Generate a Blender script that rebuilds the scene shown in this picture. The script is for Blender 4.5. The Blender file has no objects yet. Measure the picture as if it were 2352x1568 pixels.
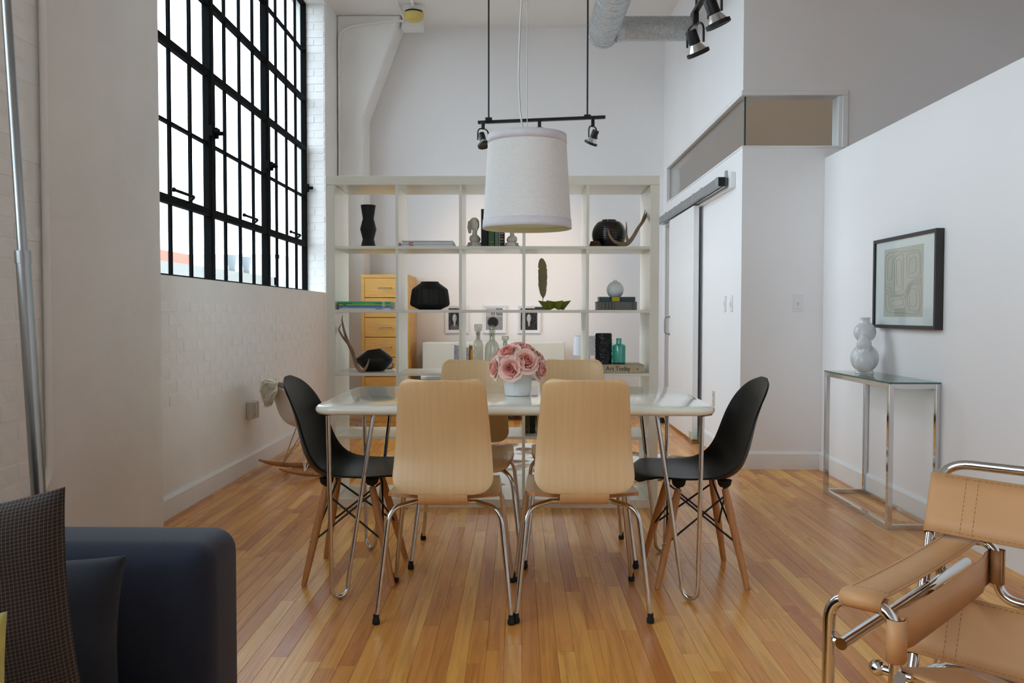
import bpy, bmesh, math, random
from mathutils import Vector, Matrix, Quaternion
PI = math.pi
random.seed(7)
SC = bpy.context.scene
COL = SC.collection

# ------------------------------------------------------------------ camera
def set_camera():
    f, p, y, r, h = 1955.0, .0326, .0081, .0014, 1.088
    F = Vector((-math.sin(y), math.cos(y), 0)); R = Vector((math.cos(y), math.sin(y), 0)); U = Vector((0, 0, 1))
    F2 = F * math.cos(p) - U * math.sin(p); U2 = U * math.cos(p) + F * math.sin(p)
    R3 = R * math.cos(r) + U2 * math.sin(r); U3 = U2 * math.cos(r) - R * math.sin(r)
    cam = bpy.data.cameras.new('camera'); o = bpy.data.objects.new('camera', cam); COL.objects.link(o)
    cam.sensor_width = 36; cam.lens = f / 2352 * 36; cam.clip_start = .05; cam.clip_end = 500
    m = Matrix((R3, U3, -F2)).transposed().to_4x4(); m.translation = (0, 0, h)
    o.matrix_world = m
    SC.camera = o
set_camera()

# ------------------------------------------------------------------ sky, daylight, exposure
w = bpy.data.worlds.new('overcast_sky'); SC.world = w; w.use_nodes = True
bg = w.node_tree.nodes['Background']
bg.inputs[0].default_value = (.75, .885, 1.0, 1); bg.inputs[1].default_value = 5.7
SC.view_settings.view_transform = 'Standard'; SC.view_settings.look = 'None'
SC.view_settings.gamma = 1.0; SC.view_settings.use_curve_mapping = False
SC.view_settings.exposure = -0.04
SC.cycles.max_bounces = 7; SC.cycles.diffuse_bounces = 5; SC.cycles.glossy_bounces = 4
SC.cycles.transmission_bounces = 6; SC.cycles.transparent_max_bounces = 10
SC.cycles.caustics_reflective = False; SC.cycles.caustics_refractive = False
SC.cycles.sample_clamp_indirect = 6.0; SC.cycles.use_light_tree = False

def portal(name, x, y0, y1, z0, z1):
    l = bpy.data.lights.new(name, 'AREA'); l.shape = 'RECTANGLE'; l.size = z1 - z0; l.size_y = y1 - y0
    l.cycles.is_portal = True
    o = bpy.data.objects.new(name, l); COL.objects.link(o)
    o.location = (x, (y0 + y1) / 2, (z0 + z1) / 2); o.rotation_euler = (0, -PI / 2, 0)
W1 = (4.42, 8.24, 1.29, 4.06); W2 = (-3.9, 2.3, 1.29, 4.06)
portal('daylight_portal', -2.2, *W1)
portal('daylight_portal', -2.2, *W2)

# ------------------------------------------------------------------ materials
def lin(c):
    return tuple(((v / 255) / 12.92 if v / 255 <= .04045 else ((v / 255 + .055) / 1.055) ** 2.4) for v in c)
MATS = {}
def M(name, col, rough=.5, metal=0., var=.06, vscale=8., bump=0., bscale=60., coat=0., trans=0., ior=1.45, spec=.5, sheen=0., stretch=None, detail=3):
    m = bpy.data.materials.new(name); m.use_nodes = True; MATS[name] = m
    N = m.node_tree.nodes; L = m.node_tree.links; b = N['Principled BSDF']
    c = lin(col)
    tc = N.new('ShaderNodeTexCoord'); src = tc.outputs['Object']
    if stretch:
        mp = N.new('ShaderNodeMapping'); mp.inputs['Scale'].default_value = stretch
        L.new(src, mp.inputs[0]); src = mp.outputs[0]
    nz = N.new('ShaderNodeTexNoise'); nz.inputs['Scale'].default_value = vscale; nz.inputs['Detail'].default_value = detail
    L.new(src, nz.inputs['Vector'])
    cr = N.new('ShaderNodeValToRGB')
    cr.color_ramp.elements[0].position = .3; cr.color_ramp.elements[1].position = .7
    cr.color_ramp.elements[0].color = (*[max(0, v * (1 - var)) for v in c], 1)
    cr.color_ramp.elements[1].color = (*[min(1, v * (1 + var)) for v in c], 1)
    L.new(nz.outputs[0], cr.inputs[0]); L.new(cr.outputs[0], b.inputs['Base Color'])
    b.inputs['Roughness'].default_value = rough; b.inputs['Metallic'].default_value = metal
    b.inputs['Coat Weight'].default_value = coat; b.inputs['Coat Roughness'].default_value = .08
    b.inputs['Transmission Weight'].default_value = trans; b.inputs['IOR'].default_value = ior
    b.inputs['Specular IOR Level'].default_value = spec
    b.inputs['Sheen Weight'].default_value = sheen
    if bump and bump >= .0007:
        n2 = N.new('ShaderNodeTexNoise'); n2.inputs['Scale'].default_value = bscale; n2.inputs['Detail'].default_value = min(detail, 2)
        L.new(src, n2.inputs['Vector'])
        bp = N.new('ShaderNodeBump'); bp.inputs['Strength'].default_value = 1; bp.inputs['Distance'].default_value = bump
        L.new(n2.outputs[0], bp.inputs['Height']); L.new(bp.outputs[0], b.inputs['Normal'])
    return m
def glassy(name, tint, gloss=.08, rough=.02, see=None):
    """thin clear glass: mostly lets light through, mirrors a little by Fresnel"""
    m = bpy.data.materials.new(name); m.use_nodes = True; MATS[name] = m
    N = m.node_tree.nodes; L = m.node_tree.links; N.clear()
    out = N.new('ShaderNodeOutputMaterial'); mx = N.new('ShaderNodeMixShader'); tr = N.new('ShaderNodeBsdfTransparent')
    gl = N.new('ShaderNodeBsdfGlossy'); lw = N.new('ShaderNodeLayerWeight'); lw.inputs[0].default_value = .5
    tr.inputs[0].default_value = (*tint, 1); gl.inputs['Roughness'].default_value = rough
    pw = N.new('ShaderNodeMath'); pw.operation = 'POWER'; pw.inputs[1].default_value = 5.0; L.new(lw.outputs['Facing'], pw.inputs[0])
    ad = N.new('ShaderNodeMath'); ad.operation = 'MULTIPLY_ADD'; ad.inputs[1].default_value = .9; ad.inputs[2].default_value = .02 + gloss; ad.use_clamp = True
    L.new(pw.outputs[0], ad.inputs[0]); L.new(ad.outputs[0], mx.inputs[0]); L.new(tr.outputs[0], mx.inputs[1])
    L.new(gl.outputs[0], mx.inputs[2]); L.new(mx.outputs[0], out.inputs[0])
    return m

WALL = M('white_painted_plaster', (245, 243, 243), .75, var=.015, vscale=1.5, detail=1)
WALLC = M('white_painted_concrete', (247, 245, 242), .8, var=.03, vscale=2.2, bump=.006, bscale=9, detail=2)
BRICK = M('white_painted_brick', (247, 245, 243), .6, var=.03, vscale=9, bump=.003, bscale=40)
TRIM = M('white_trim_paint', (240, 240, 240), .4, var=.01)
CEIL = M('ceiling_paint', (243, 240, 237), .85, var=.02, vscale=1.2, detail=1)
BLKSTEEL = M('black_window_steel', (5, 6, 7), .75, spec=.12, var=.25, vscale=20, bump=.001, bscale=80)
CHROME = M('chrome', (214, 214, 214), .07, 1., var=.02)
STEEL = M('brushed_steel', (165, 168, 168), .3, 1., var=.06)
BLKMET = M('black_metal', (18, 18, 20), .45, var=.15)
RUBBER = M('black_rubber', (20, 20, 20), .7, var=.1)
LACQ = M('white_lacquer', (238, 237, 225), .28, var=.012, coat=.25)
TABLE = M('cream_gloss_laminate', (238, 237, 222), .1, var=.015, coat=.5)
BIRCH = M('birch_plywood', (226, 190, 142), .36, var=.045, vscale=3, stretch=(22, 1.2, 1.2), coat=.2)
PLYEDGE = M('plywood_edge', (186, 126, 78), .5, var=.15, vscale=30)
BLKPLAS = M('black_moulded_plastic', (9, 9, 10), .38, spec=.2, var=.08, bump=.0004, bscale=300)
WHTPLAS = M('white_moulded_plastic', (232, 228, 224), .32, var=.02)
MAPLE = M('maple_dowel', (196, 137, 84), .45, var=.12, vscale=4, stretch=(20, 20, 2))
PINE = M('golden_birch_veneer', (232, 178, 96), .42, var=.09, vscale=3, stretch=(2, 2, 20))
LEATHER = M('tan_saddle_leather', (201, 150, 101), .5, var=.05, vscale=6, bump=.0004, bscale=220)
STITCH = M('tan_stitching', (172, 120, 76), .7, var=.1)
NAVY = M('navy_cotton', (30, 36, 52), .9, var=.12, vscale=5, bump=.0008, bscale=300, sheen=.15)
NAVY2 = M('slate_navy_linen', (36, 40, 48), .9, var=.12, vscale=8, bump=.001, bscale=260, sheen=.1)
LIME = M('yellow_green_velvet', (196, 186, 92), .8, var=.2, vscale=14, bump=.003, bscale=50, sheen=.3)
LINEN = M('white_linen_shade', (236, 234, 231), .85, var=.035, vscale=60, bump=.0006, bscale=180, stretch=(1, 1, 3))
BAND = M('lilac_white_shade_band', (226, 222, 227), .85, var=.03, vscale=40, bump=.0006, bscale=180)
GALV = M('galvanised_steel', (186, 190, 192), .4, .6, var=.16, vscale=40)
DGLAZE = M('dark_brown_glaze', (20, 13, 11), .16, var=.3, vscale=14, coat=.5)
BLKMATT = M('black_matt_ceramic', (17, 17, 18), .55, var=.12)
BLKSAT = M('black_satin_ceramic', (24, 25, 29), .38, var=.12)
WHTCER = M('white_glazed_ceramic', (226, 230, 234), .14, var=.02, coat=.4)
POTCER = M('white_matt_ribbed_ceramic', (232, 234, 236), .6, var=.03, bump=.002, bscale=90)
ANTLER = M('antler_horn', (150, 124, 96), .6, var=.3, vscale=14, bump=.0015, bscale=60)
STONE = M('pale_carved_stone', (226, 220, 208), .85, var=.1, vscale=20, bump=.0015, bscale=120)
OLIVE = M('olive_enamel', (112, 118, 34), .4, var=.1)
FEATH = M('olive_grey_metal_leaf', (132, 122, 86), .55, .2, var=.12)
GREYB = M('grey_stone_base', (120, 116, 104), .7)
PHOTOW = M('white_frame_paint', (235, 235, 240), .4, var=.01)
ARTBLK = M('black_frame_wood', (48, 45, 46), .4, var=.1)
MATB = M('white_mat_board', (236, 240, 240), .8, var=.01)
PRINT = M('greige_print_paper', (198, 196, 184), .85, var=.03, vscale=12)
INK = M('grey_ink_line', (158, 155, 143), .8)
GREENL = M('rose_leaf_green', (82, 104, 50), .6, var=.2)
PETIN = M('deep_pink_rose_petal', (255, 156, 143), .7, var=.1, vscale=40, sheen=.2)
PETMD = M('pink_rose_petal', (255, 184, 174), .7, var=.08, vscale=40, sheen=.2)
PETOUT = M('pale_blush_rose_petal', (255, 206, 192), .7, var=.09, vscale=30, sheen=.2)
FUR = M('cream_sheepskin', (244, 236, 216), .95, var=.08, vscale=20, sheen=.3)
PAPER = M('white_page_block', (226, 222, 210), .85, var=.05, vscale=40, stretch=(1, 1, 30))
DARKCORD = M('cork', (120, 78, 44), .8, var=.2)
YELPLAS = M('aged_yellow_plastic', (226, 202, 112), .5, var=.05)
OUTLET = M('ivory_plate', (214, 208, 198), .45, var=.02)
GREYRAIL = M('anodised_grey_rail', (150, 156, 158), .4, .7, var=.04)
for _p in (PETIN, PETMD, PETOUT):
    _b = _p.node_tree.nodes['Principled BSDF']; _b.inputs['Subsurface Weight'].default_value = .35; _b.inputs['Subsurface Radius'].default_value = (.012, .006, .005); _b.inputs['Subsurface Scale'].default_value = .5
def flat(name, col, rough=.6, **k): return M(name, col, rough, **k)
WGLASS = glassy('window_glass', (.97, .985, .98), 0.0)
CGLASS = glassy('clear_glass', (.86, .95, .92), .06, .03)
DECG = glassy('cut_crystal', (.84, .87, .82), .30, .16)
TEALG = glassy('teal_glass', (.42, .80, .76), .08, .03)
AMBERG = glassy('amber_glass', (.80, .55, .18), .08, .05)

def floor_material():
    m = bpy.data.materials.new('honey_oak_boards'); m.use_nodes = True; N = m.node_tree.nodes; L = m.node_tree.links
    b = N['Principled BSDF']
    at = N.new('ShaderNodeAttribute'); at.attribute_name = 'tint'
    tc = N.new('ShaderNodeTexCoord'); mp = N.new('ShaderNodeMapping'); mp.inputs['Scale'].default_value = (42, 1.6, 1)
    ofs = N.new('ShaderNodeVectorMath'); ofs.operation = 'ADD'
    sc = N.new('ShaderNodeVectorMath'); sc.operation = 'SCALE'; sc.inputs['Scale'].default_value = 37
    L.new(at.outputs['Color'], sc.inputs[0]); L.new(tc.outputs['Object'], ofs.inputs[0]); L.new(sc.outputs[0], ofs.inputs[1])
    L.new(ofs.outputs[0], mp.inputs[0])
    nz = N.new('ShaderNodeTexNoise'); nz.inputs['Scale'].default_value = 1.0; nz.inputs['Detail'].default_value = 6; nz.inputs['Distortion'].default_value = 1.2
    L.new(mp.outputs[0], nz.inputs['Vector'])
    sep = N.new('ShaderNodeSeparateColor'); L.new(at.outputs['Color'], sep.inputs[0])
    r1 = N.new('ShaderNodeValToRGB'); e = r1.color_ramp.elements
    e[0].position = 0; e[0].color = (*lin((196, 120, 58)), 1); e[1].position = 1; e[1].color = (*lin((248, 188, 98)), 1)
    for p, c in ((.1, (216, 142, 67)), (.4, (228, 155, 72)), (.7, (235, 165, 78))):
        q = e.new(p); q.color = (*lin(c), 1)
    L.new(sep.outputs[0], r1.inputs[0])
    r2 = N.new('ShaderNodeValToRGB'); r2.color_ramp.elements[0].position = .28; r2.color_ramp.elements[1].position = .56
    r2.color_ramp.elements[0].color = (.60, .49, .42, 1); r2.color_ramp.elements[1].color = (1.0, 1.0, 1.0, 1)
    L.new(nz.outputs[0], r2.inputs[0])
    mx = N.new('ShaderNodeMix'); mx.data_type = 'RGBA'; mx.blend_type = 'MULTIPLY'; mx.inputs[0].default_value = .75
    L.new(r1.outputs[0], mx.inputs[6]); L.new(r2.outputs[0], mx.inputs[7]); L.new(mx.outputs[2], b.inputs['Base Color'])
    n3 = N.new('ShaderNodeTexNoise'); n3.inputs['Scale'].default_value = 3; L.new(tc.outputs['Object'], n3.inputs['Vector'])
    mr = N.new('ShaderNodeMapRange'); mr.inputs[3].default_value = .2; mr.inputs[4].default_value = .32
    L.new(n3.outputs[0], mr.inputs[0]); L.new(mr.outputs[0], b.inputs['Roughness'])
    b.inputs['Coat Weight'].default_value = .0; b.inputs['Specular IOR Level'].default_value = .42
    bp = N.new('ShaderNodeBump'); bp.inputs['Distance'].default_value = .0006; bp.inputs['Strength'].default_value = .6
    L.new(nz.outputs[0], bp.inputs['Height']); L.new(bp.outputs[0], b.inputs['Normal'])
    return m
FLOORM = floor_material()

def checked(name, base, line, scale):
    """woven check: thin pale lines both ways over a dark ground"""
    m = bpy.data.materials.new(name); m.use_nodes = True; N = m.node_tree.nodes; L = m.node_tree.links
    b = N['Principled BSDF']; tc = N.new('ShaderNodeTexCoord'); sp = N.new('ShaderNodeSeparateXYZ')
    L.new(tc.outputs['UV'], sp.inputs[0])
    outs = []
    for i in (0, 1):
        mu = N.new('ShaderNodeMath'); mu.operation = 'MULTIPLY'; mu.inputs[1].default_value = scale; L.new(sp.outputs[i], mu.inputs[0])
        fr = N.new('ShaderNodeMath'); fr.operation = 'FRACT'; L.new(mu.outputs[0], fr.inputs[0])
        lt = N.new('ShaderNodeMath'); lt.operation = 'LESS_THAN'; lt.inputs[1].default_value = .24; L.new(fr.outputs[0], lt.inputs[0]); outs.append(lt)
    ad = N.new('ShaderNodeMath'); ad.operation = 'ADD'; L.new(outs[0].outputs[0], ad.inputs[0]); L.new(outs[1].outputs[0], ad.inputs[1])
    hf = N.new('ShaderNodeMath'); hf.operation = 'MULTIPLY'; hf.inputs[1].default_value = .5; L.new(ad.outputs[0], hf.inputs[0])
    mx = N.new('ShaderNodeMix'); mx.data_type = 'RGBA'; L.new(hf.outputs[0], mx.inputs[0])
    mx.inputs[6].default_value = (*lin(base), 1); mx.inputs[7].default_value = (*lin(line), 1)
    L.new(mx.outputs[2], b.inputs['Base Color']); b.inputs['Roughness'].default_value = .95
    bp = N.new('ShaderNodeBump'); bp.inputs['Distance'].default_value = .0015; L.new(hf.outputs[0], bp.inputs['Height']); L.new(bp.outputs[0], b.inputs['Normal'])
    return m
PLAID = checked('brown_checked_wool', (38, 29, 28), (104, 90, 80), 76)

def cowhide():
    m = bpy.data.materials.new('brown_white_cowhide'); m.use_nodes = True; N = m.node_tree.nodes; L = m.node_tree.links
    b = N['Principled BSDF']; tc = N.new('ShaderNodeTexCoord'); nz = N.new('ShaderNodeTexNoise')
    nz.inputs['Scale'].default_value = 3.2; nz.inputs['Detail'].default_value = 5; nz.inputs['Distortion'].default_value = .6
    L.new(tc.outputs['Object'], nz.inputs['Vector'])
    cr = N.new('ShaderNodeValToRGB'); e = cr.color_ramp.elements
    e[0].position = .47; e[0].color = (*lin((236, 230, 220)), 1); e[1].position = .6; e[1].color = (*lin((112, 78, 56)), 1)
    q = e.new(.52); q.color = (*lin((176, 146, 120)), 1)
    L.new(nz.outputs[0], cr.inputs[0]); L.new(cr.outputs[0], b.inputs['Base Color']); b.inputs['Roughness'].default_value = .9
    return m
COW = cowhide()

def vcol_material(name, rough=.6):
    m = bpy.data.materials.new(name); m.use_nodes = True; N = m.node_tree.nodes; L = m.node_tree.links
    a = N.new('ShaderNodeAttribute'); a.attribute_name = 'ink'; L.new(a.outputs['Color'], N['Principled BSDF'].inputs['Base Color'])
    N['Principled BSDF'].inputs['Roughness'].default_value = rough
    return m
PHOTO = vcol_material('black_and_white_print', .35)

# ------------------------------------------------------------------ mesh helpers
class MB:
    def __init__(s): s.v = []; s.f = []; s.only_boxes = True
    def add(s, vs, fs, is_box=False):
        s.only_boxes = s.only_boxes and is_box; n = len(s.v); s.v += [tuple(v) for v in vs]; s.f += [tuple(i + n for i in f) for f in fs]; return s
    def box(s, a, b):
        (x0, y0, z0), (x1, y1, z1) = a, b
        if x0 > x1: x0, x1 = x1, x0
        if y0 > y1: y0, y1 = y1, y0
        if z0 > z1: z0, z1 = z1, z0
        return s.add([(x0, y0, z0), (x1, y0, z0), (x1, y1, z0), (x0, y1, z0), (x0, y0, z1), (x1, y0, z1), (x1, y1, z1), (x0, y1, z1)],
                     [(0, 3, 2, 1), (4, 5, 6, 7), (0, 1, 5, 4), (1, 2, 6, 5), (2, 3, 7, 6), (3, 0, 4, 7)], True)
    def tube(s, pts, r, n=10, cap=True, flatten=1.0):
        pts = [Vector(p) for p in pts]; k = len(pts)
        rr = r if isinstance(r, (list, tuple)) else [r] * k
        T = []
        for i in range(k):
            d = (pts[min(i + 1, k - 1)] - pts[max(i - 1, 0)]); T.append(d.normalized() if d.length > 1e-9 else Vector((0, 0, 1)))
        up = Vector((0, 0, 1)) if abs(T[0].z) < .9 else Vector((1, 0, 0))
        nrm = (up - T[0] * up.dot(T[0])).normalized(); vs = []
        for i in range(k):
            if i: nrm = (nrm - T[i] * nrm.dot(T[i])).normalized()
            bn = T[i].cross(nrm)
            for j in range(n):
                a = 2 * PI * j / n; vs.append(pts[i] + (nrm * math.cos(a) + bn * math.sin(a) * flatten) * rr[i])
        fs = [(i * n + j, i * n + (j + 1) % n, (i + 1) * n + (j + 1) % n, (i + 1) * n + j) for i in range(k - 1) for j in range(n)]
        if cap: fs += [tuple(range(n - 1, -1, -1)), tuple((k - 1) * n + j for j in range(n))]
        return s.add(vs, fs)
    def lathe(s, prof, c=(0, 0, 0), n=32, axis='z', mod=None):
        vs = []; k = len(prof)
        for i, (r, z) in enumerate(prof):
            for j in range(n):
                a = 2 * PI * j / n; q = r * (mod(a, i) if mod else 1)
                p = (q * math.cos(a), q * math.sin(a), z)
                if axis == 'x': p = (p[2], p[0], p[1])
                if axis == 'y': p = (p[0], p[2], p[1])
                vs.append((c[0] + p[0], c[1] + p[1], c[2] + p[2]))
        fs = [(i * n + j, i * n + (j + 1) % n, (i + 1) * n + (j + 1) % n, (i + 1) * n + j) for i in range(k - 1) for j in range(n)]
        if prof[0][0] > 1e-6: fs.append(tuple(range(n - 1, -1, -1)))
        if prof[-1][0] > 1e-6: fs.append(tuple((k - 1) * n + j for j in range(n)))
        return s.add(vs, fs)
    def grid(s, fn, nu, nv, closed=False):
        vs = [fn(i / nu, j / nv) for i in range(nu + 1) for j in range(nv + 1)]
        fs = [(i * (nv + 1) + j, (i + 1) * (nv + 1) + j, (i + 1) * (nv + 1) + j + 1, i * (nv + 1) + j + 1) for i in range(nu) for j in range(nv)]
        return s.add(vs, fs)
    def prism(s, poly, z0, z1):
        n = len(poly)
        return s.add([(x, y, z0) for x, y in poly] + [(x, y, z1) for x, y in poly],
                     [tuple(range(n - 1, -1, -1)), tuple(range(n, 2 * n))] + [(i, (i + 1) % n, n + (i + 1) % n, n + i) for i in range(n)])
    def ball(s, c, r, n=14, m=8):
        r = r if isinstance(r, (tuple, list)) else (r, r, r); vs = []
        for i in range(m + 1):
            t = PI * i / m
            for j in range(n):
                a = 2 * PI * j / n; vs.append((c[0] + r[0] * math.sin(t) * math.cos(a), c[1] + r[1] * math.sin(t) * math.sin(a), c[2] - r[2] * math.cos(t)))
        return s.add(vs, [(i * n + j, i * n + (j + 1) % n, (i + 1) * n + (j + 1) % n, (i + 1) * n + j) for i in range(m) for j in range(n)])
    def xf(s, mat):
        s.v = [tuple(mat @ Vector(v)) for v in s.v]; return s
    def mesh(s, name, mat, smooth=True, fix=True):
        me = bpy.data.meshes.new(name); me.from_pydata(s.v, [], s.f)
        if fix and not s.only_boxes:
            bm = bmesh.new(); bm.from_mesh(me); bmesh.ops.remove_doubles(bm, verts=bm.verts, dist=1e-5)
            bmesh.ops.recalc_face_normals(bm, faces=bm.faces); bm.to_mesh(me); bm.free()
        if mat: me.materials.append(mat)
        if smooth:
            me.polygons.foreach_set('use_smooth', [True] * len(me.polygons)); me.set_sharp_from_angle(angle=math.radians(smooth if smooth is not True else 38))
        return me
    def build(s, name, mat, parent=None, smooth=True, bevel=0, seg=2, solid=0, sub=0, fix=True, remesh=0, loc=None):
        o = bpy.data.objects.new(name, s.mesh(name, mat, smooth, fix)); COL.objects.link(o)
        if parent: o.parent = parent
        if loc: o.location = loc
        if solid:
            md = o.modifiers.new('thickness', 'SOLIDIFY'); md.thickness = solid; md.offset = 0
        if bevel:
            md = o.modifiers.new('bevel', 'BEVEL'); md.width = bevel; md.segments = seg; md.limit_method = 'ANGLE'; md.angle_limit = math.radians(40); md.harden_normals = False
        if remesh:
            md = o.modifiers.new('remesh', 'REMESH'); md.mode = 'VOXEL'; md.voxel_size = remesh; md.use_smooth_shade = True
            md = o.modifiers.new('smooth', 'SMOOTH'); md.factor = .5; md.iterations = 2
        if sub:
            md = o.modifiers.new('subdivision', 'SUBSURF'); md.levels = sub; md.render_levels = sub
        return o
def E(name, label, cat, loc=(0, 0, 0), rz=0, group=None):
    o = bpy.data.objects.new(name, None); COL.objects.link(o); o.location = loc; o.rotation_euler = (0, 0, rz); o.empty_display_size = .05
    return tag(o, label, cat, group)
def tag(o, label, cat, group=None):
    o['label'] = label; o['category'] = cat
    if group: o['group'] = group
    return o
def struct(o): o['kind'] = 'structure'; return o
def SE(name):
    o = bpy.data.objects.new(name, None); COL.objects.link(o); o['kind'] = 'structure'; return o
def Bx(name, a, b, mat, parent=None, bevel=.002, **k): return MB().box(a, b).build(name, mat, parent, smooth=False if not bevel else True, bevel=bevel, **k)
def copy_tree(o, parent=None):
    c = o.copy(); COL.objects.link(c)
    if parent: c.parent = parent
    for ch in list(o.children): copy_tree(ch, c)
    return c
def spl(pts, n=6):
    """Catmull-Rom through points (tuples of any length)"""
    out = []; k = len(pts)
    for i in range(k - 1):
        p0, p1, p2, p3 = pts[max(i - 1, 0)], pts[i], pts[i + 1], pts[min(i + 2, k - 1)]
        for j in range(n):
            t = j / n
            out.append(tuple(.5 * ((2 * b) + (-a + c) * t + (2 * a - 5 * b + 4 * c - d) * t * t + (-a + 3 * b - 3 * c + d) * t ** 3) for a, b, c, d in zip(p0, p1, p2, p3)))
    out.append(tuple(pts[-1])); return out
def fil(pts, r, n=7):
    """polyline with rounded corners"""
    pts = [Vector(p) for p in pts]; out = [pts[0]]
    for i in range(1, len(pts) - 1):
        a, b, c = pts[i - 1], pts[i], pts[i + 1]; u = (a - b); v = (c - b)
        q = min(r, u.length * .49, v.length * .49); p0 = b + u.normalized() * q; p1 = b + v.normalized() * q
        for j in range(n + 1):
            t = j / n; out.append(p0 * (1 - t) ** 2 + b * 2 * t * (1 - t) + p1 * t * t)
    out.append(pts[-1]); return out
def rrect(x0, y0, x1, y1, r, n=8):
    P = []
    for cx, cy, a0 in ((x1 - r, y1 - r, 0), (x0 + r, y1 - r, PI / 2), (x0 + r, y0 + r, PI), (x1 - r, y0 + r, 1.5 * PI)):
        for j in range(n + 1):
            a = a0 + PI / 2 * j / n; P.append((cx + r * math.cos(a), cy + r * math.sin(a)))
    return P
def tint_mesh(me, val):
    a = me.color_attributes.new('tint', 'FLOAT_COLOR', 'POINT')
    for i, d in enumerate(a.data): d.color = val[i] if isinstance(val, list) else val

# ================================================================== THE SHELL
CZ = 4.14; XL = -1.87; XH = 1.55; YF = 5.96; XP = 2.12; YB = 9.2; YR = -4.3; XR = 5.2
# floor: slab and boards
floor = struct(Bx('floor', (XL - .3, YR - .2, -.2), (XR + .2, YB + .2, -.012), M('subfloor', (150, 104, 62), .7), bevel=0))
def board_geo(x0, x1, y0, y1):
    g = .0003; c = .0005
    a, b, cc, d = x0 + g, x1 - g, y0 + g, y1 - g
    z0, z1, z2 = -.012, -.0006, random.uniform(-.0003, .0002)
    return ([(a, cc, z0), (b, cc, z0), (b, d, z0), (a, d, z0), (a, cc, z1), (b, cc, z1), (b, d, z1), (a, d, z1),
             (a + c, cc + c, z2), (b - c, cc + c, z2), (b - c, d - c, z2), (a + c, d - c, z2)],
            [(8, 9, 10, 11), (4, 5, 9, 8), (5, 6, 10, 9), (6, 7, 11, 10), (7, 4, 8, 11), (0, 1, 5, 4), (1, 2, 6, 5), (2, 3, 7, 6), (3, 0, 4, 7)])
def lay_boards():
    W = .057; boards = []
    x = XL
    while x < XR - .01:
        y = YR - random.uniform(0, .8)
        lim = YB if x < XH + .1 else (YF + .05)
        while y < lim:
            ln = random.choice((.35, .5, .62, .8, .95, 1.1, 1.3, 1.5, 1.7)) * random.uniform(.9, 1.1)
            boards.append((x, min(x + W, XR), max(y, YR), min(y + ln, lim))); y += ln
        x += W
    boards = [b for b in boards if b[3] - b[2] > .03]
    def share(b):
        cx, cy = (b[0] + b[1]) / 2, (b[2] + b[3]) / 2
        y1 = b[3]; y0 = max(b[2], 2.5)
        if y1 <= 2.55 or abs(cx) > .64 * y1 or cx > XP - .02: return 0
        if cx < -.6 and y1 < 2.6: return 0
        return (1 / y0 - 1 / y1) * (2 / (y0 + y1))
    boards.sort(key=share, reverse=True)
    rest = MB(); tints = []
    for i, b in enumerate(boards):
        t = (random.random(), random.random(), random.random(), 1)
        v, f = board_geo(*b)
        if i < 300 and share(b) > 0:
            me = bpy.data.meshes.new('board'); me.from_pydata(v, [], f); me.materials.append(FLOORM); tint_mesh(me, t)
            o = bpy.data.objects.new('board', me); COL.objects.link(o); o.parent = floor
        else:
            rest.add(v, f); tints += [t] * len(v)
    me = bpy.data.meshes.new('more_boards'); me.from_pydata(rest.v, [], rest.f); me.materials.append(FLOORM); tint_mesh(me, tints)
    o = bpy.data.objects.new('more_boards', me); COL.objects.link(o); o.parent = floor; o['kind'] = 'stuff'
lay_boards()

struct(Bx('ceiling', (XL - .3, YR - .2, CZ), (XR + .2, YB + .2, CZ + .2), CEIL, bevel=0))
# window wall with two openings
wl = MB(); T = .30; xo = XL - T
for (a, b) in ((YR - .2, W2[0]), (W2[1], W1[0]), (W1[1], YB + .2)): wl.box((xo, a, -.1), (XL, b, CZ))
for q in (W1, W2):
    wl.box((xo, q[0], -.1), (XL, q[1], q[2])); wl.box((xo, q[0], q[3]), (XL, q[1], CZ))
wall_left = struct(wl.build('wall_left', WALLC, smooth=False))
struct(Bx('wall_far', (XL, YB, -.1), (XR, YB + .15, CZ), WALL, bevel=0))
struct(Bx('wall_rear', (XL - .3, YR - .15, -.1), (XR + .15, YR, CZ), WALL, bevel=0))
struct(Bx('wall_outer', (XR, YR, -.1), (XR + .15, YB + .15, CZ), WALL, bevel=0))
# room-within-the-room: hall wall (X = XH) and facing wall (Y = YF) with a corner of glass on top
GZ0, GZ1 = 2.252, 2.6; DY0, DY1, DZ = 7.55, 8.98, 2.0
wh = MB()
wh.box((XH, YF + .12, 0), (XH + .12, DY0, GZ0)); wh.box((XH, DY0, DZ), (XH + .12, DY1, GZ0)); wh.box((XH, DY1, 0), (XH + .12, YB, GZ0))
wh.box((XH, YF + .12, GZ1), (XH + .12, YB, CZ)); wh.box((XH, 8.93, GZ0), (XH + .12, YB, GZ1))
struct(wh.build('wall_hall', WALL, smooth=False))
wf = MB()
wf.box((XH, YF, 0), (2.235, YF + .12, GZ0)); wf.box((XH, YF, GZ1), (2.235, YF + .12, CZ)); wf.box((2.235, YF, 0), (XR, YF + .12, CZ))
struct(wf.build('wall_facing', WALL, smooth=False))
struct(Bx('wall_partition', (XP, -.6, 0), (XP + .13, YF, 2.17), WALL, bevel=.003))
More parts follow.
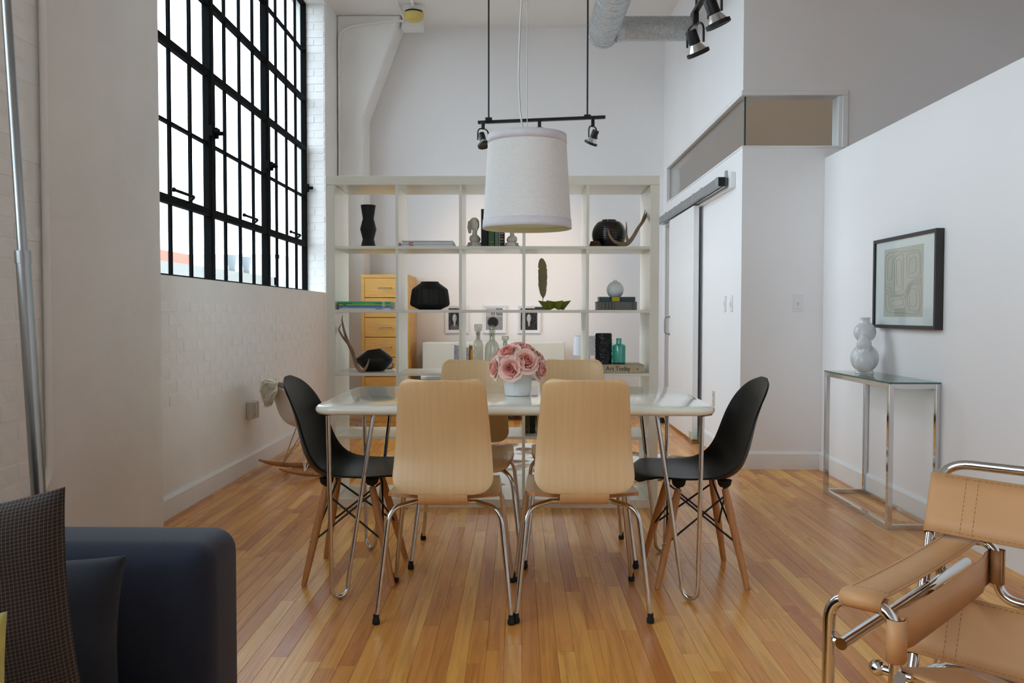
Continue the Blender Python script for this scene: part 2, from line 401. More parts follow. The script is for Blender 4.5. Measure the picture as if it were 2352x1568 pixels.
# pilasters
PROF = [(XL - .02, 3.33), (-1.86, 3.33), (-1.775, 3.455), (-1.752, 3.52), (-1.748, 4.12), (-1.765, 4.19), (XL - .02, 4.2)]
struct(MB().prism(PROF, 0, CZ).build('wall_column_near', WALLC, smooth=30, bevel=.008))
fc = MB(); a0 = [(XL, 0), (-1.6, 0), (-1.6, 3.12), (-1.57, 3.2), (-1.215, CZ), (XL, CZ)]
fc.add([(x, 8.8, z) for x, z in a0] + [(x, YB, z) for x, z in a0], [(0, 1, 2, 3, 4, 5), (11, 10, 9, 8, 7, 6)] + [(i, (i + 1) % 6, 6 + (i + 1) % 6, 6 + i) for i in range(6)])
struct(fc.build('wall_column_far', WALLC, smooth=30, bevel=.02, seg=3))
struct(Bx('ceiling_beam', (XL - .2, W1[0], W1[3] - .01), (XL + .015, W1[1] + .02, CZ), WALLC, bevel=.004))

# baseboards
def baseboard(name, a, b, nrm, h=.115, t=.016):
    """a,b: floor points on the wall face, nrm: direction into the room"""
    a, b, n = Vector((*a, 0)), Vector((*b, 0)), Vector((*nrm, 0)); mb = MB()
    prof = [(0, 0), (t, 0), (t, h - .016), (t * .55, h - .004), (t * .4, h), (0, h)]
    vs = [a + n * p + Vector((0, 0, z)) for p, z in prof] + [b + n * p + Vector((0, 0, z)) for p, z in prof]; k = len(prof)
    mb.add(vs, [tuple(range(k)), tuple(range(2 * k - 1, k - 1, -1))] + [(i, (i + 1) % k, k + (i + 1) % k, k + i) for i in range(k)])
    return struct(mb.build(name, TRIM, smooth=25))
baseboard('baseboard_left', (XL, 4.2), (XL, 8.8), (1, 0), .12, .02)
baseboard('baseboard_facing', (XH, YF), (XP, YF), (0, -1), .125)
baseboard('baseboard_partition', (XP, -.6), (XP, YF), (-1, 0), .125)
baseboard('baseboard_hall', (XH, YF), (XH, DY0 - .07), (-1, 0), .125)
baseboard('baseboard_far', (-1.6, YB), (XH, YB), (0, -1), .12)

# painted bricks laid into the window wall: below the sill, on the far reveal, and beside the near pilaster
BCACHE = {}
def brick(ln, h, axis, loc):
    key = (round(ln, 3), round(h, 3), axis)
    if key not in BCACHE:
        c = .0065; d = .0052; a, b = ln / 2 - .002, h / 2 - .002
        if axis == 'x': P = lambda u, q, z: (q, u, z)
        else: P = lambda u, q, z: (u, -q, z)
        vs = [P(-a, -.01, -b), P(a, -.01, -b), P(a, -.01, b), P(-a, -.01, b), P(-a + c, d, -b + c), P(a - c, d, -b + c), P(a - c, d, b - c), P(-a + c, d, b - c)]
        BCACHE[key] = MB().add(vs, [(4, 5, 6, 7), (0, 1, 5, 4), (1, 2, 6, 5), (2, 3, 7, 6), (3, 0, 4, 7)]).mesh('brick', BRICK, smooth=False)
    o = bpy.data.objects.new('brick', BCACHE[key]); COL.objects.link(o); o.parent = wall_left; o.location = loc
    return o
for r in range(8):
    z = 1.125 - r * .0725; y = 4.22 + (.1 if r % 2 else 0)
    while y + .2 < 8.15:
        o = brick(.2, .0725, 'x', (XL - random.uniform(.001, .0055), y + .1, z)); y += .2
for r in range(37):
    z = 1.335 + r * .0735
    if r % 2: brick(.19, .0735, 'y', (-1.967, W1[1] - .001 + random.uniform(0, .004), z))
    else:
        brick(.095, .0735, 'y', (-2.015, W1[1] - .001 + random.uniform(0, .004), z)); brick(.095, .0735, 'y', (-1.92, W1[1] - .001 + random.uniform(0, .004), z))
for r in range(27):
    z = .42 + r * .075; y = 2.84 + (.1 if r % 2 else 0)
    for k in range(2): brick(.2, .075, 'x', (XL - random.uniform(.001, .005), y + .1 + k * .2, z))

# steel windows
def steel_window(name, Y0, Y1, Z0, Z1, nb, vents, small_panes=True):
    root = SE(name); X = -2.07
    fr = MB()
    fr.box((X - .025, Y0, Z0), (X + .025, Y0 + .03, Z1)); fr.box((X - .025, Y1 - .03, Z0), (X + .025, Y1, Z1))
    fr.box((X - .025, Y0 + .03, Z0), (X + .025, Y1 - .03, Z0 + .028)); fr.box((X - .025, Y0 + .03, Z1 - .03), (X + .025, Y1 - .03, Z1))
    fr.build('window_frame', BLKSTEEL, root, smooth=False, bevel=.003)
    bw = (Y1 - Y0) / nb; rows = 6; rh = (Z1 - Z0) / rows
    for b in range(1, nb): Bx('mullion', (X - .028, Y0 + b * bw - .032, Z0), (X + .03, Y0 + b * bw + .032, Z1), BLKSTEEL, root, bevel=.006)
    for b in range(nb):
        y0 = Y0 + b * bw
        for r in range(1, rows):
            heavy = r in (1, 3, 4)
            h = .019 if heavy else .0095
            Bx('glazing_bar', (X - .02, y0 + .02, Z0 + r * rh - h), (X + (.024 if heavy else .012), y0 + bw - .02, Z0 + r * rh + h), BLKSTEEL, root, bevel=.003)
        for c in range(1, 4):
            Bx('glazing_bar', (X - .012, y0 + c * bw / 4 - .0105, Z0 + .01), (X + .010, y0 + c * bw / 4 + .0105, Z1 - .01), BLKSTEEL, root, bevel=.003)
        def pane(ya, yb, za, zb):
            o = MB().add([(X - .005, ya, za), (X - .005, yb, za), (X - .005, yb, zb), (X - .005, ya, zb)], [(0, 1, 2, 3)]).build('pane', WGLASS, root, smooth=False, fix=False)
        if small_panes:
            for c in range(4):
                for r in range(rows): pane(y0 + c * bw / 4 + .002, y0 + (c + 1) * bw / 4 - .002, Z0 + r * rh + .002, Z0 + (r + 1) * rh - .002)
        else: pane(y0, y0 + bw, Z0, Z1)
        if vents:   # opening sash two rows high with its own frame, pivots and latch
            va, vb, za, zb = y0 + .03, y0 + bw - .03, Z0 + rh, Z0 + 3 * rh
            v = MB(); s = .03
            v.box((X - .012, va, za), (X + .027, va + s, zb)); v.box((X - .012, vb - s, za), (X + .027, vb, zb))
            v.box((X - .012, va + s, za), (X + .027, vb - s, za + s)); v.box((X - .012, va + s, zb - s), (X + .027, vb - s, zb))
            sash = v.build('sash_frame', BLKSTEEL, root, smooth=False, bevel=.004)
            lt = MB(); lt.tube(fil([(X + .03, vb - .4, za + .02), (X + .075, vb - .42, za + .05), (X + .06, vb - .7, za + .055)], .02), .009, 8)
            lt.ball((X + .06, vb - .7, za + .055), .014); lt.build('latch', BLKSTEEL, sash)
            for yy in (va + .01, vb - .01):
                pv = MB(); pv.box((X + .02, yy - .02, Z0 + 2.1 * rh), (X + .05, yy + .02, Z0 + 2.25 * rh)); pv.lathe([(.014, -.012), (.014, .03)], (X + .06, yy, Z0 + 2.17 * rh), 12, 'x')
                pv.build('pivot', BLKSTEEL, sash, bevel=.002)
    return root
steel_window('window_1', *W1[:2], *W1[2:], 3, True)
steel_window('window_2', *W2[:2], *W2[2:], 5, True, False)

# corner glazing above the hall box
g3 = SE('window_3')
Bx('pane', (1.578, YF + .03, GZ0), (2.225, YF + .04, GZ1), WGLASS, g3, bevel=0)
Bx('pane', (1.568, YF + .03, GZ0), (1.577, 8.93, GZ1), WGLASS, g3, bevel=0)
Bx('glass_edge', (1.5675, YF + .029, GZ0), (1.5785, YF + .041, GZ1), M('green_glass_edge', (62, 84, 80), .2), g3, bevel=0)
tr = MB(); tr.box((XH - .013, YF - .012, GZ1), (2.275, YF, GZ1 + .035)); tr.box((2.235, YF - .012, GZ0 - .01), (2.275, YF, GZ1)); tr.box((2.21, YF, GZ0), (2.235, YF + .12, GZ1))
tr.build('window_casing', TRIM, g3, smooth=False, bevel=.004)
tr = MB(); tr.box((XH - .012, YF + .0005, GZ1), (XH, 8.97, GZ1 + .035)); tr.box((XH - .012, 8.93, GZ0), (XH, 8.97, GZ1)); tr.build('window_casing', TRIM, g3, smooth=False, bevel=.004)
tr = MB(); tr.box((XH - .006, YF - .008, GZ0 - .012), (2.27, YF + .12, GZ0 + .003)); tr.box((XH - .006, YF + .1201, GZ0 - .012), (XH + .12, 8.93, GZ0 + .003)); tr.build('window_sill', TRIM, g3, smooth=False, bevel=.003)

# sliding door, its rail and its floor guide
d1 = SE('door_1')
Bx('door_panel', (1.468, 7.2, .022), (1.515, 8.36, 2.0), TRIM, d1, bevel=.003)
hd = MB(); hd.tube(fil([(1.468, 8.30, 1.06), (1.42, 8.30, 1.05), (1.42, 8.30, .90), (1.468, 8.30, .89)], .045), .007, 8); hd.lathe([(.013, 0), (.013, .004)], (1.464, 8.3, 1.06), 12, 'x'); hd.lathe([(.013, 0), (.013, .004)], (1.464, 8.3, .89), 12, 'x')
hd.build('door_handle', STEEL, d1)
tr = MB(); tr.box((XH - .018, DY1, 0), (XH, DY1 + .07, DZ)); tr.box((XH - .018, DY0 - .07, 0), (XH, DY0, DZ)); tr.box((XH - .018, DY0 - .07, DZ), (XH, DY1 + .07, DZ + .07))
struct(tr.build('trim_1', TRIM, smooth=False, bevel=.004))
rl = E('sliding_door_rail', 'grey metal box rail above the white sliding door', 'rail', (1.47, 7.5, 2.045))
Bx('backing_strip', (.045, -1.36, -.05), (.08, 1.4, .06), TRIM, rl, bevel=.003)
rm = MB(); rm.box((-.032, -1.3, -.036), (-.008, 1.38, -.033)); rm.box((.004, -1.3, -.036), (.028, 1.38, -.033)); rm.box((-.032, -1.3, .03), (.028, 1.38, .033)); rm.box((-.032, -1.3, -.036), (-.029, 1.38, .033)); rm.box((.025, -1.3, -.036), (.028, 1.38, .033))
rm.build('track_channel', GREYRAIL, rl, smooth=False, bevel=.002)
Bx('end_cap', (-.027, -1.302, -.031), (.023, -1.285, .028), BLKMET, rl, bevel=.001)
for k in range(4):
    y = -1.25 + k * .85
    bk = MB(); bk.box((-.0345, y - .03, -.0345), (-.031, y + .03, .0355)); bk.box((-.0345, y - .03, .0335), (.0305, y + .03, .0355)); bk.box((.0285, y - .03, -.0345), (.0305, y + .03, .0355)); bk.build('bracket', STEEL, rl, smooth=False, bevel=.003)
    Bx('bracket_plate', (.031, y - .02, .03), (.045, y + .02, .085), STEEL, rl, bevel=.002)
gd = MB(); gd.box((1.44, 7.1, .004), (1.446, 7.2, .1)); gd.box((1.52, 7.1, .004), (1.526, 7.2, .1)); gd.box((1.44, 7.1, .004), (1.526, 7.2, .012))
tag(gd.build('door_guide', CGLASS, smooth=False, bevel=.002), 'clear glass floor guide at the sliding door bottom corner', 'door guide')

# switches, sockets
def plate(name, label, cat, kind, c, nrm):
    r = E(name, label, cat, c); r.rotation_euler = (0, 0, {'x': PI / 2, '-x': -PI / 2, '-y': 0}[nrm])
    if kind == 'switch':
        Bx('plate', (-.036, -.006, -.06), (.036, 0, .06), PHOTOW, r, bevel=.003); Bx('rocker', (-.016, -.011, -.032), (.016, -.005, .032), TRIM, r, bevel=.002)
        Bx('slider', (-.006, -.014, -.02), (.006, -.01, .01), OUTLET, r, bevel=.001)
    elif kind == 'blank':
        Bx('plate', (-.03, -.008, -.06), (.03, 0, .06), PHOTOW, r, bevel=.003); Bx('toggle', (-.006, -.014, -.02), (.006, -.007, .02), TRIM, r, bevel=.002)
    else:
        Bx('plate', (-.036, -.006, -.06), (.036, 0, .06), OUTLET, r, bevel=.003)
        for z in (-.026, .026):
            s = MB(); s.box((-.017, -.009, z - .017), (.017, -.005, z + .017)); f = s.build('socket', OUTLET, r, smooth=False, bevel=.004)
            q = MB(); q.box((-.008, -.0095, z - .002), (-.006, -.0085, z + .009)); q.box((.006, -.0095, z - .002), (.008, -.0085, z + .009)); q.build('slots', BLKMET, f, smooth=False)
    return r
plate('light_switch', 'white dimmer switch on the grey facing wall', 'switch', 'switch', (1.944, YF, 1.164), '-y')
plate('light_switch', 'white dimmer switch by the outer corner of the hall wall', 'switch', 'switch', (XH, 6.22, 1.163), '-x')
plate('light_switch', 'narrow white toggle switch nearest the sliding door', 'switch', 'blank', (XH, 6.41, 1.163), '-x')
plate('wall_socket', 'pale wall socket low behind the right black chair', 'socket', 'socket', (XH, 6.76, .417), '-x')
ws = E('wall_socket', 'surface-mounted double socket box on the white brick wall', 'socket', (XL, 5.86, .42), PI / 2)
Bx('box', (-.06, -.05, -.06), (.06, 0, .06), OUTLET, ws, bevel=.008); Bx('plate', (-.055, -.056, -.058), (.02, -.049, .058), OUTLET, ws, bevel=.003)
for z in (-.024, .024):
    f = Bx('socket', (-.03, -.06, z - .016), (-.0, -.055, z + .016), OUTLET, ws, bevel=.003)
Bx('cover', (.022, -.056, -.058), (.058, -.049, .058), OUTLET, ws, bevel=.003)

# conduits
c1 = MB(); c1.tube(fil([(-1.845, 3.318, CZ), (-1.845, 3.318, .44), (-1.845, 3.2, .37)], .12), .014, 10)
tag(c1.build('conduit_pipe', WALLC), 'white conduit pipe running down beside the near pilaster', 'pipe')
c1 = MB(); c1.tube(fil([(-1.84, 2.2, .40), (-1.84, 3.08, .385), (-1.84, 3.14, .33)], .05), .014, 10); tag(c1.build('conduit_pipe', WALLC), 'white horizontal conduit low on the brick behind the lamp', 'pipe')
c2 = MB(); c2.tube(fil([(-1.845, 8.785, .5), (-1.845, 8.785, 4.0), (-1.35, 8.785, 4.07), (-1.19, 8.83, 4.09)], .14), .013, 10)
tag(c2.build('conduit_pipe', WALLC), 'white conduit bending from the far corner up to the ceiling box', 'pipe')
c3 = MB(); c3.tube([(-1.21, 6.3, 4.12), (-1.19, 8.86, 4.12)], .012, 8); tag(c3.build('conduit_pipe', WALLC), 'thin white conduit along the ceiling left of the smoke detector', 'pipe')
jb = E('junction_box', 'white ceiling junction box where the conduits meet', 'junction box', (-1.105, 8.93, CZ)); Bx('box', (-.11, -.06, -.12), (.11, .06, 0), CEIL, jb, bevel=.006)
Bx('cover', (-.1, -.066, -.11), (.1, -.06, -.01), CEIL, jb, bevel=.003)
sd = E('smoke_detector', 'yellowed round smoke detector on the ceiling', 'smoke detector', (-1.05, 8.55, CZ))
Bx('back_box', (-.1, -.06, -.055), (.1, .06, 0), CEIL, sd, bevel=.005)
MB().lathe([(.085, -.07), (.085, -.055)], n=32).build('black_ring', BLKMET, sd)
MB().lathe([(.0, -.145), (.07, -.142), (.088, -.125), (.1, -.09), (.1, -.078), (.085, -.07)], n=32).build('cover', YELPLAS, sd)
c4 = MB(); c4.tube([(-.98, 6.4, 4.12), (-1.05, 8.49, 4.115)], .014, 8); tag(c4.build('conduit_pipe', WALLC), 'white conduit along the ceiling feeding the smoke detector', 'pipe')

ds_ = MB(); ds_.lathe([(0, 0), (.03, 0), (.032, .01), (.026, .04), (.02, .05), (0, .052)], (1.43, 8.5, .0005), 16); tag(ds_.build('door_stop', RUBBER), 'small black door stop on the floor by the sliding door', 'door stop')

# ================================================================== DAYLIGHT SIDE: what stands outside the window
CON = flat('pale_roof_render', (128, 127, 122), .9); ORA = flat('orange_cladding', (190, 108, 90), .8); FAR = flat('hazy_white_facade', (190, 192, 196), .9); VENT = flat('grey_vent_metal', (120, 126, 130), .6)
GRD = flat('grey_street', (120, 120, 118), .95)
struct(Bx('ground_outside', (-160, -120, -6.2), (-2.3, 160, -6), GRD, bevel=0))
def building(label, a, b, z1, mat, band=None):
    r = E('street_building', label, 'building', ((a[0] + b[0]) / 2, (a[1] + b[1]) / 2, -6))
    hx, hy = (b[0] - a[0]) / 2, (b[1] - a[1]) / 2
    Bx('walls', (-hx, -hy, 0), (hx, hy, z1 + 6), mat, r, bevel=0)
    pm = MB(); t = .35
    for p, q in (((-hx, -hy), (hx, -hy + t)), ((-hx, hy - t), (hx, hy)), ((-hx, -hy), (-hx + t, hy)), ((hx - t, -hy), (hx, hy))): pm.box((*p, z1 + 6), (*q, z1 + 6.45))
    pm.build('parapet', mat, r, smooth=False)
    for k in range(5):
        yy = -hy + (k + .5) * 2 * hy / 5
        Bx('window', (hx - .02, yy - .8, z1 + 2.2), (hx + .03, yy + .8, z1 + 3.9), flat('dark_far_glass%d' % k, (70, 76, 82), .2) if 'dark_far_glass0' not in MATS else MATS['dark_far_glass0'], r, bevel=0)
    if band: Bx('roof_band', (-hx + .6, -hy + .6, z1 + 6), (hx - .5, hy - .6, z1 + 6 + band), ORA, r, bevel=0)
    return r
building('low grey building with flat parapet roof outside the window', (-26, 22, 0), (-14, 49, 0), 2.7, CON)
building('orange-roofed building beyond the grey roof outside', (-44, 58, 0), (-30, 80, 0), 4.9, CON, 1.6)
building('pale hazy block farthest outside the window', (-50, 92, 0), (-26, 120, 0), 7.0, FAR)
for k, (x, y) in enumerate(((-15.3, 45.3), (-15.0, 46.8))):
    r = E('street_roof_vent', ('left', 'right')[k] + ' one of two flared grey roof vents outside', 'roof vent', (x, y, 2.7), group='roof vents outside the window')
    MB().lathe([(.17, 0), (.17, .7), (.19, .73)], n=16).build('stack', VENT, r); MB().lathe([(.15, .73), (.27, 1.45), (.27, 1.48)], n=16).build('hood', VENT, r)

# ================================================================== TABLE
def table():
    r = E('dining_table', 'long cream dining table with rounded corners and chrome hairpin legs', 'table', (-.015, 3.545, 0))
    hx, hy = .749, .445; z1, th = .748, .034
    mb = MB(); rings = []
    k = 8
    for i in range(k + 1):                       # bullnose edge
        a = -PI / 2 + PI * i / k; off = math.cos(a) * th / 2; z = z1 - th / 2 + math.sin(a) * th / 2
        rings.append([(x, y, z) for x, y in rrect(-hx + th / 2 - off, -hy + th / 2 - off, hx - th / 2 + off, hy - th / 2 + off, .075 + off, 10)])
    n = len(rings[0]); vs = [p for q in rings for p in q]
    fs = [(i * n + j, i * n + (j + 1) % n, (i + 1) * n + (j + 1) % n, (i + 1) * n + j) for i in range(k) for j in range(n)]
    mb.add(vs, fs + [tuple(range(n - 1, -1, -1)), tuple(k * n + j for j in range(n))])
    mb.build('tabletop', TABLE, r, smooth=50)
    for sx in (-1, 1):
        for sy in (-1, 1):
            o = Vector((sx * .70, sy * .372, 0)); dirv = Vector((-sx, -sy * .95, 0)).normalized()
            zt = z1 - th - .004; q = .036; L = .012
            path = [o + dirv * 0 + Vector((0, 0, zt)), o + dirv * (L) + Vector((0, 0, .065))]
            for j in range(1, 12):
                a = PI + PI * j / 12; path.append(o + dirv * (L + q + q * math.cos(a)) + Vector((0, 0, .0095 + .042 + .042 * math.sin(a))))
            path += [o + dirv * (L + 2 * q) + Vector((0, 0, .065)), o + dirv * .205 + Vector((0, 0, zt))]
            leg = MB().tube(path, .0088, 12).build('leg', CHROME, r)
            pl = MB(); c = o + dirv * .1
            pl.prism([tuple((c + dirv * u + Vector((-dirv.y, dirv.x, 0)) * v)[:2]) for u, v in ((-.125, -.03), (.125, -.03), (.125, .03), (-.125, .03))], zt, zt + .006)
            pl.build('mounting_plate', BLKMET, leg, smooth=False)
    return r
table()

# ================================================================== PLYWOOD CHAIRS
def ply_chair():
    r = E('plywood_chair', '', 'chair')
    path = [(-.318, .862), (-.300, .80), (-.272, .71), (-.256, .64), (-.253, .58), (-.262, .53), (-.272, .492), (-.271, .462), (-.256, .438), (-.230, .425), (-.19, .424), (-.10, .430)]
    P = spl([(0, *p) for p in path], 6)
    Q = spl([(0, *p) for p in ((-.236, .449), (-.15, .441), (-.02, .439), (.10, .445), (.145, .447), (.178, .441), (.196, .428), (.203, .41))], 6)
    # arc length
    S = [0]
    for i in range(1, len(P)): S.append(S[-1] + (Vector(P[i]) - Vector(P[i - 1])).length)
    def at(s):
        for i in range(1, len(S)):
            if S[i] >= s: t = (s - S[i - 1]) / max(S[i] - S[i - 1], 1e-9); return Vector(P[i - 1]).lerp(Vector(P[i]), t)
        return Vector(P[-1])
    tot = S[-1]
    SQ = [0]
    for i in range(1, len(Q)): SQ.append(SQ[-1] + (Vector(Q[i]) - Vector(Q[i - 1])).length)
    def atq(s):
        for i in range(1, len(SQ)):
            if SQ[i] >= s: t = (s - SQ[i - 1]) / max(SQ[i] - SQ[i - 1], 1e-9); return Vector(Q[i - 1]).lerp(Vector(Q[i]), t)
        return Vector(Q[-1])
    tq = SQ[-1]
    sb = .404                                     # where the back ends and only the tongue goes on
    def corner(u, r0): return r0 - math.sqrt(max(0, r0 * r0 - (r0 - min(u, r0)) ** 2))
    def hw_back(s):
        w = .147 + .027 * min(1, s / .34)
        q = w - corner(s, .032)
        d = sb - s
        if d < .055: q = min(q, w - corner(max(d, 0), .055) * 1.0)
        return q
    rows = [0, .002, .006, .012, .02, .032] + [.05 + i * .025 for i in range(12)] + [.347, .359, .370, .380, .388, .395, .400, .403, .404]
    bk = MB(); nv = 14; vs = []
    for s in rows:
        p = at(s); hw = max(hw_back(s), .085 if s > .3 else .1)
        for j in range(nv + 1):
            t = -1 + 2 * j / nv; vs.append((hw * t, p.y + .024 * t * t * min(1, (sb - s) / .2 + .1), p.z))
    rows2 = [sb + .0006] + [sb + .008 * i for i in range(1, 17)] + [tot - .001]
    for s in rows2:
        p = at(s); vs += [(.085 * (-1 + 2 * j / nv), p.y + .0024 * (-1 + 2 * j / nv) ** 2, p.z) for j in range(nv + 1)]
    fs = [(i * (nv + 1) + j, (i + 1) * (nv + 1) + j, (i + 1) * (nv + 1) + j + 1, i * (nv + 1) + j + 1) for i in range(len(rows) + len(rows2) - 1) for j in range(nv)]
    bk.add(vs, fs); bk.build('backrest', BIRCH, r, solid=.011, smooth=60, bevel=.0025, seg=2)
    st = MB(); vs = []
    rows3 = [0, .0005, .002, .005, .009, .016, .028] + [.05 + i * .03 for i in range(12)] + [tq - .04, tq - .03, tq - .02, tq - .012, tq - .006, tq - .002, tq]
    rows3 = sorted(x for x in rows3 if x <= tq)
    for s in rows3:
        p = atq(s); u = s / tq
        hw = .196 + .012 * math.sin(PI * min(1, u * 1.2) * .5) - .03 * u * u
        hw -= corner(s, .028) + corner(tq - s, .05)
        for j in range(nv + 1):
            t = -1 + 2 * j / nv; vs.append((hw * t, p.y, p.z + .008 * t * t * (1 - u) - .003 * (1 - t * t)))
    st.add(vs, [(i * (nv + 1) + j, (i + 1) * (nv + 1) + j, (i + 1) * (nv + 1) + j + 1, i * (nv + 1) + j + 1) for i in range(len(rows3) - 1) for j in range(nv)])
    se = st.build('seat', BIRCH, r, solid=.012, smooth=60, bevel=.0025); se.data.materials.append(PLYEDGE); se.modifiers['thickness'].material_offset_rim = 1
    for s in (-1, 1):
        for f in (-1, 1):
            foot = Vector((s * .237, f * .236, .012))
            pts = [foot, Vector((s * .205, f * .19, .385)), Vector((s * .19, f * .175, .405)), Vector((s * .11, f * .13, .409))]
            if f > 0: pts = [foot, Vector((s * .2, .19, .37)), Vector((s * .185, .17, .418)), Vector((s * .11, .12, .424))]
            lg = MB().tube(fil([pts[0], (pts[1] + pts[2]) / 2, pts[3]], .06), .0092, 12).build('leg', CHROME, r)
            MB().lathe([(.010, 0), (.0135, .003), (.0135, .016), (.0105, .02), (.0105, .035)], (foot.x, foot.y, 0), 14).build('foot_cap', RUBBER, lg)
    for f, z in ((-1, .409), (1, .424)):
        MB().tube([(-.115, f * .13 if f < 0 else .12, z), (.115, f * .13 if f < 0 else .12, z)], .0092, 10).build('cross_tube', CHROME, r)
    return r
pc = ply_chair()
PL = [((-.262, 3.183), 0, 'birch plywood chair with its back to us, left of the near pair'), ((.226, 3.203), .01, 'birch plywood chair with its back to us, right of the near pair'),
      ((-.222, 3.826), PI, 'birch plywood chair facing us across the table, left of the far pair'), ((.262, 3.848), PI + .01, 'birch plywood chair facing us across the table, right of the far pair')]
for i, (p, a, lb) in enumerate(PL):
    o = pc if i == 0 else copy_tree(pc)
    o.location = (*p, 0); o.rotation_euler = (0, 0, a); tag(o, lb, 'chair', 'plywood dining chairs at the table')

# ================================================================== MOULDED SHELL CHAIRS
def shell(stations, mat, parent, name='shell', p=2.4, th=.007, nv=18):
    S = spl(stations, 4); vs = []
    for x, z, hw, ef, eu in S:
        for j in range(nv + 1):
            t = -1 + 2 * j / nv; q = abs(t) ** p
            vs.append((x + ef * q, hw * t, z + eu * q))
    n = nv + 1
    return MB().add(vs, [(i * n + j, (i + 1) * n + j, (i + 1) * n + j + 1, i * n + j + 1) for i in range(len(S) - 1) for j in range(nv)]).build(name, mat, parent, smooth=80, solid=th, bevel=.0015)
DSW = [(.268, .412, .12, -.02, .0), (.267, .425, .165, -.034, 0), (.25, .438, .2, -.034, .0), (.19, .444, .222, -.012, .004), (.06, .432, .236, .006, .012), (-.06, .418, .24, .015, .035),
       (-.13, .424, .24, .025, .056), (-.178, .455, .238, .036, .066), (-.207, .51, .235, .042, .058), (-.224, .57, .23, .042, .045), (-.24, .64, .219, .037, .032), (-.257, .71, .203, .026, .018),
       (-.274, .765, .176, .016, .004), (-.289, .801, .14, .01, -.005), (-.299, .819, .096, .004, -.007), (-.304, .826, .05, 0, -.004)]
DSW = [(x * (.955 if x < 0 else .97), *q) for x, *q in DSW]
def dowel_chair():
    r = E('shell_chair', '', 'chair')
    shell(DSW, BLKPLAS, r)
    tops = {}; feet = {}
    for sx in (-1, 1):
        for sy in (-1, 1):
            a = Vector((sx * .092 - .01, sy * .115, .392)); b = Vector((sx * .178, sy * .195, 0)); tops[sx, sy] = a; feet[sx, sy] = b
            pts = [a.lerp(b, t) for t in (.02, .12, .5, .96, .985, 1)]
            lg = MB().tube(pts, [.0135, .0155, .0162, .0118, .0112, .0108], 14).build('leg', MAPLE, r)
            bkt = MB(); bkt.tube([a + Vector((0, 0, .012)), a.lerp(b, .07)], .009, 10); bkt.tube([a.lerp(b, .045) + Vector((0, -sy * .02, 0)), a.lerp(b, .045)], .006, 8); bkt.build('bracket', BLKMET, lg)
            MB().ball(tuple(a.lerp(b, .55) + Vector((sx * .01, sy * .012, 0))), .006, 8, 6).build('bolt', STEEL, lg)
    for sx in (-1, 1):
        for sy in (-1, 1):
            MB().lathe([(.018, .0), (.026, .01), (.03, .028)], (tops[sx, sy].x, tops[sx, sy].y, .392), 14).build('shock_mount', RUBBER, r)
    def mid(k, t): return tops[k].lerp(feet[k], t)
    for sy in (-1, 1):
        MB().tube([mid((-1, sy), .08), mid((1, sy), .56)], .0042, 8).build('strut', BLKMET, r); MB().tube([mid((1, sy), .08), mid((-1, sy), .56)], .0042, 8).build('strut', BLKMET, r)
    for sx in (-1, 1):
        MB().tube([mid((sx, -1), .05), mid((sx, 1), .56)], .0042, 8).build('strut', BLKMET, r); MB().tube([mid((sx, 1), .05), mid((sx, -1), .56)], .0042, 8).build('strut', BLKMET, r)
    return r
dc = dowel_chair(); tag(dc, 'black moulded shell chair with wooden dowel legs at the left table end', 'chair', 'black shell chairs at the table ends')
dc.location = (-.680, 3.556, 0)
dc2 = copy_tree(dc); dc2.location = (.728, 3.535, 0); dc2.rotation_euler = (0, 0, PI); tag(dc2, 'black moulded shell chair with wooden dowel legs at the right table end', 'chair', 'black shell chairs at the table ends')

def rocker():
    r = E('rocking_chair', 'white moulded armchair on wooden rockers by the brick wall', 'chair', (-1.39, 5.83, 0), .62)
    RAR = [(.285, .36, .16, -.02, .0), (.29, .385, .22, -.03, .004), (.27, .405, .255, -.03, .02), (.2, .412, .285, -.01, .06), (.06, .395, .305, 0, .13), (-.06, .375, .31, .0, .175), (-.14, .375, .31, .02, .20),
           (-.2, .40, .305, .06, .19), (-.24, .45, .295, .12, .15), (-.262, .51, .28, .13, .09), (-.28, .57, .255, .1, .04), (-.297, .62, .215, .06, 0), (-.312, .655, .155, .03, -.012), (-.322, .667, .08, .01, -.008), (-.325, .67, .04, 0, -.002)]
    shell([(x, z - .055, a, b, c) for x, z, a, b, c in RAR], WHTPLAS, r, p=2.2)
    for sy in (-1, 1):
        pts = [(x, sy * .2, .018 + .065 * (x / .34) ** 2) for x in [-.34 + .68 * i / 16 for i in range(17)]]
        MB().tube(pts, [.006 + .012 * (1 - (abs(i - 8) / 8) ** 3) for i in range(17)], 10, flatten=1.0).build('rocker', MAPLE, r)
    wires = MB()
    for sx in (-1, 1):
        for sy in (-1, 1):
            ft = (sx * .17, sy * .2, .04); wires.tube([ft, (sx * .1, sy * .11, .315)], .004, 8); wires.tube([ft, (-sx * .02, sy * .13, .315)], .004, 8); wires.tube([ft, (sx * .1, -sy * .04, .315)], .0035, 8)
        wires.tube([(sx * .17, -.2, .04), (sx * .17, .2, .04)], .004, 8)
    wires.build('wire_base', CHROME, r)
    return r
rk = rocker()
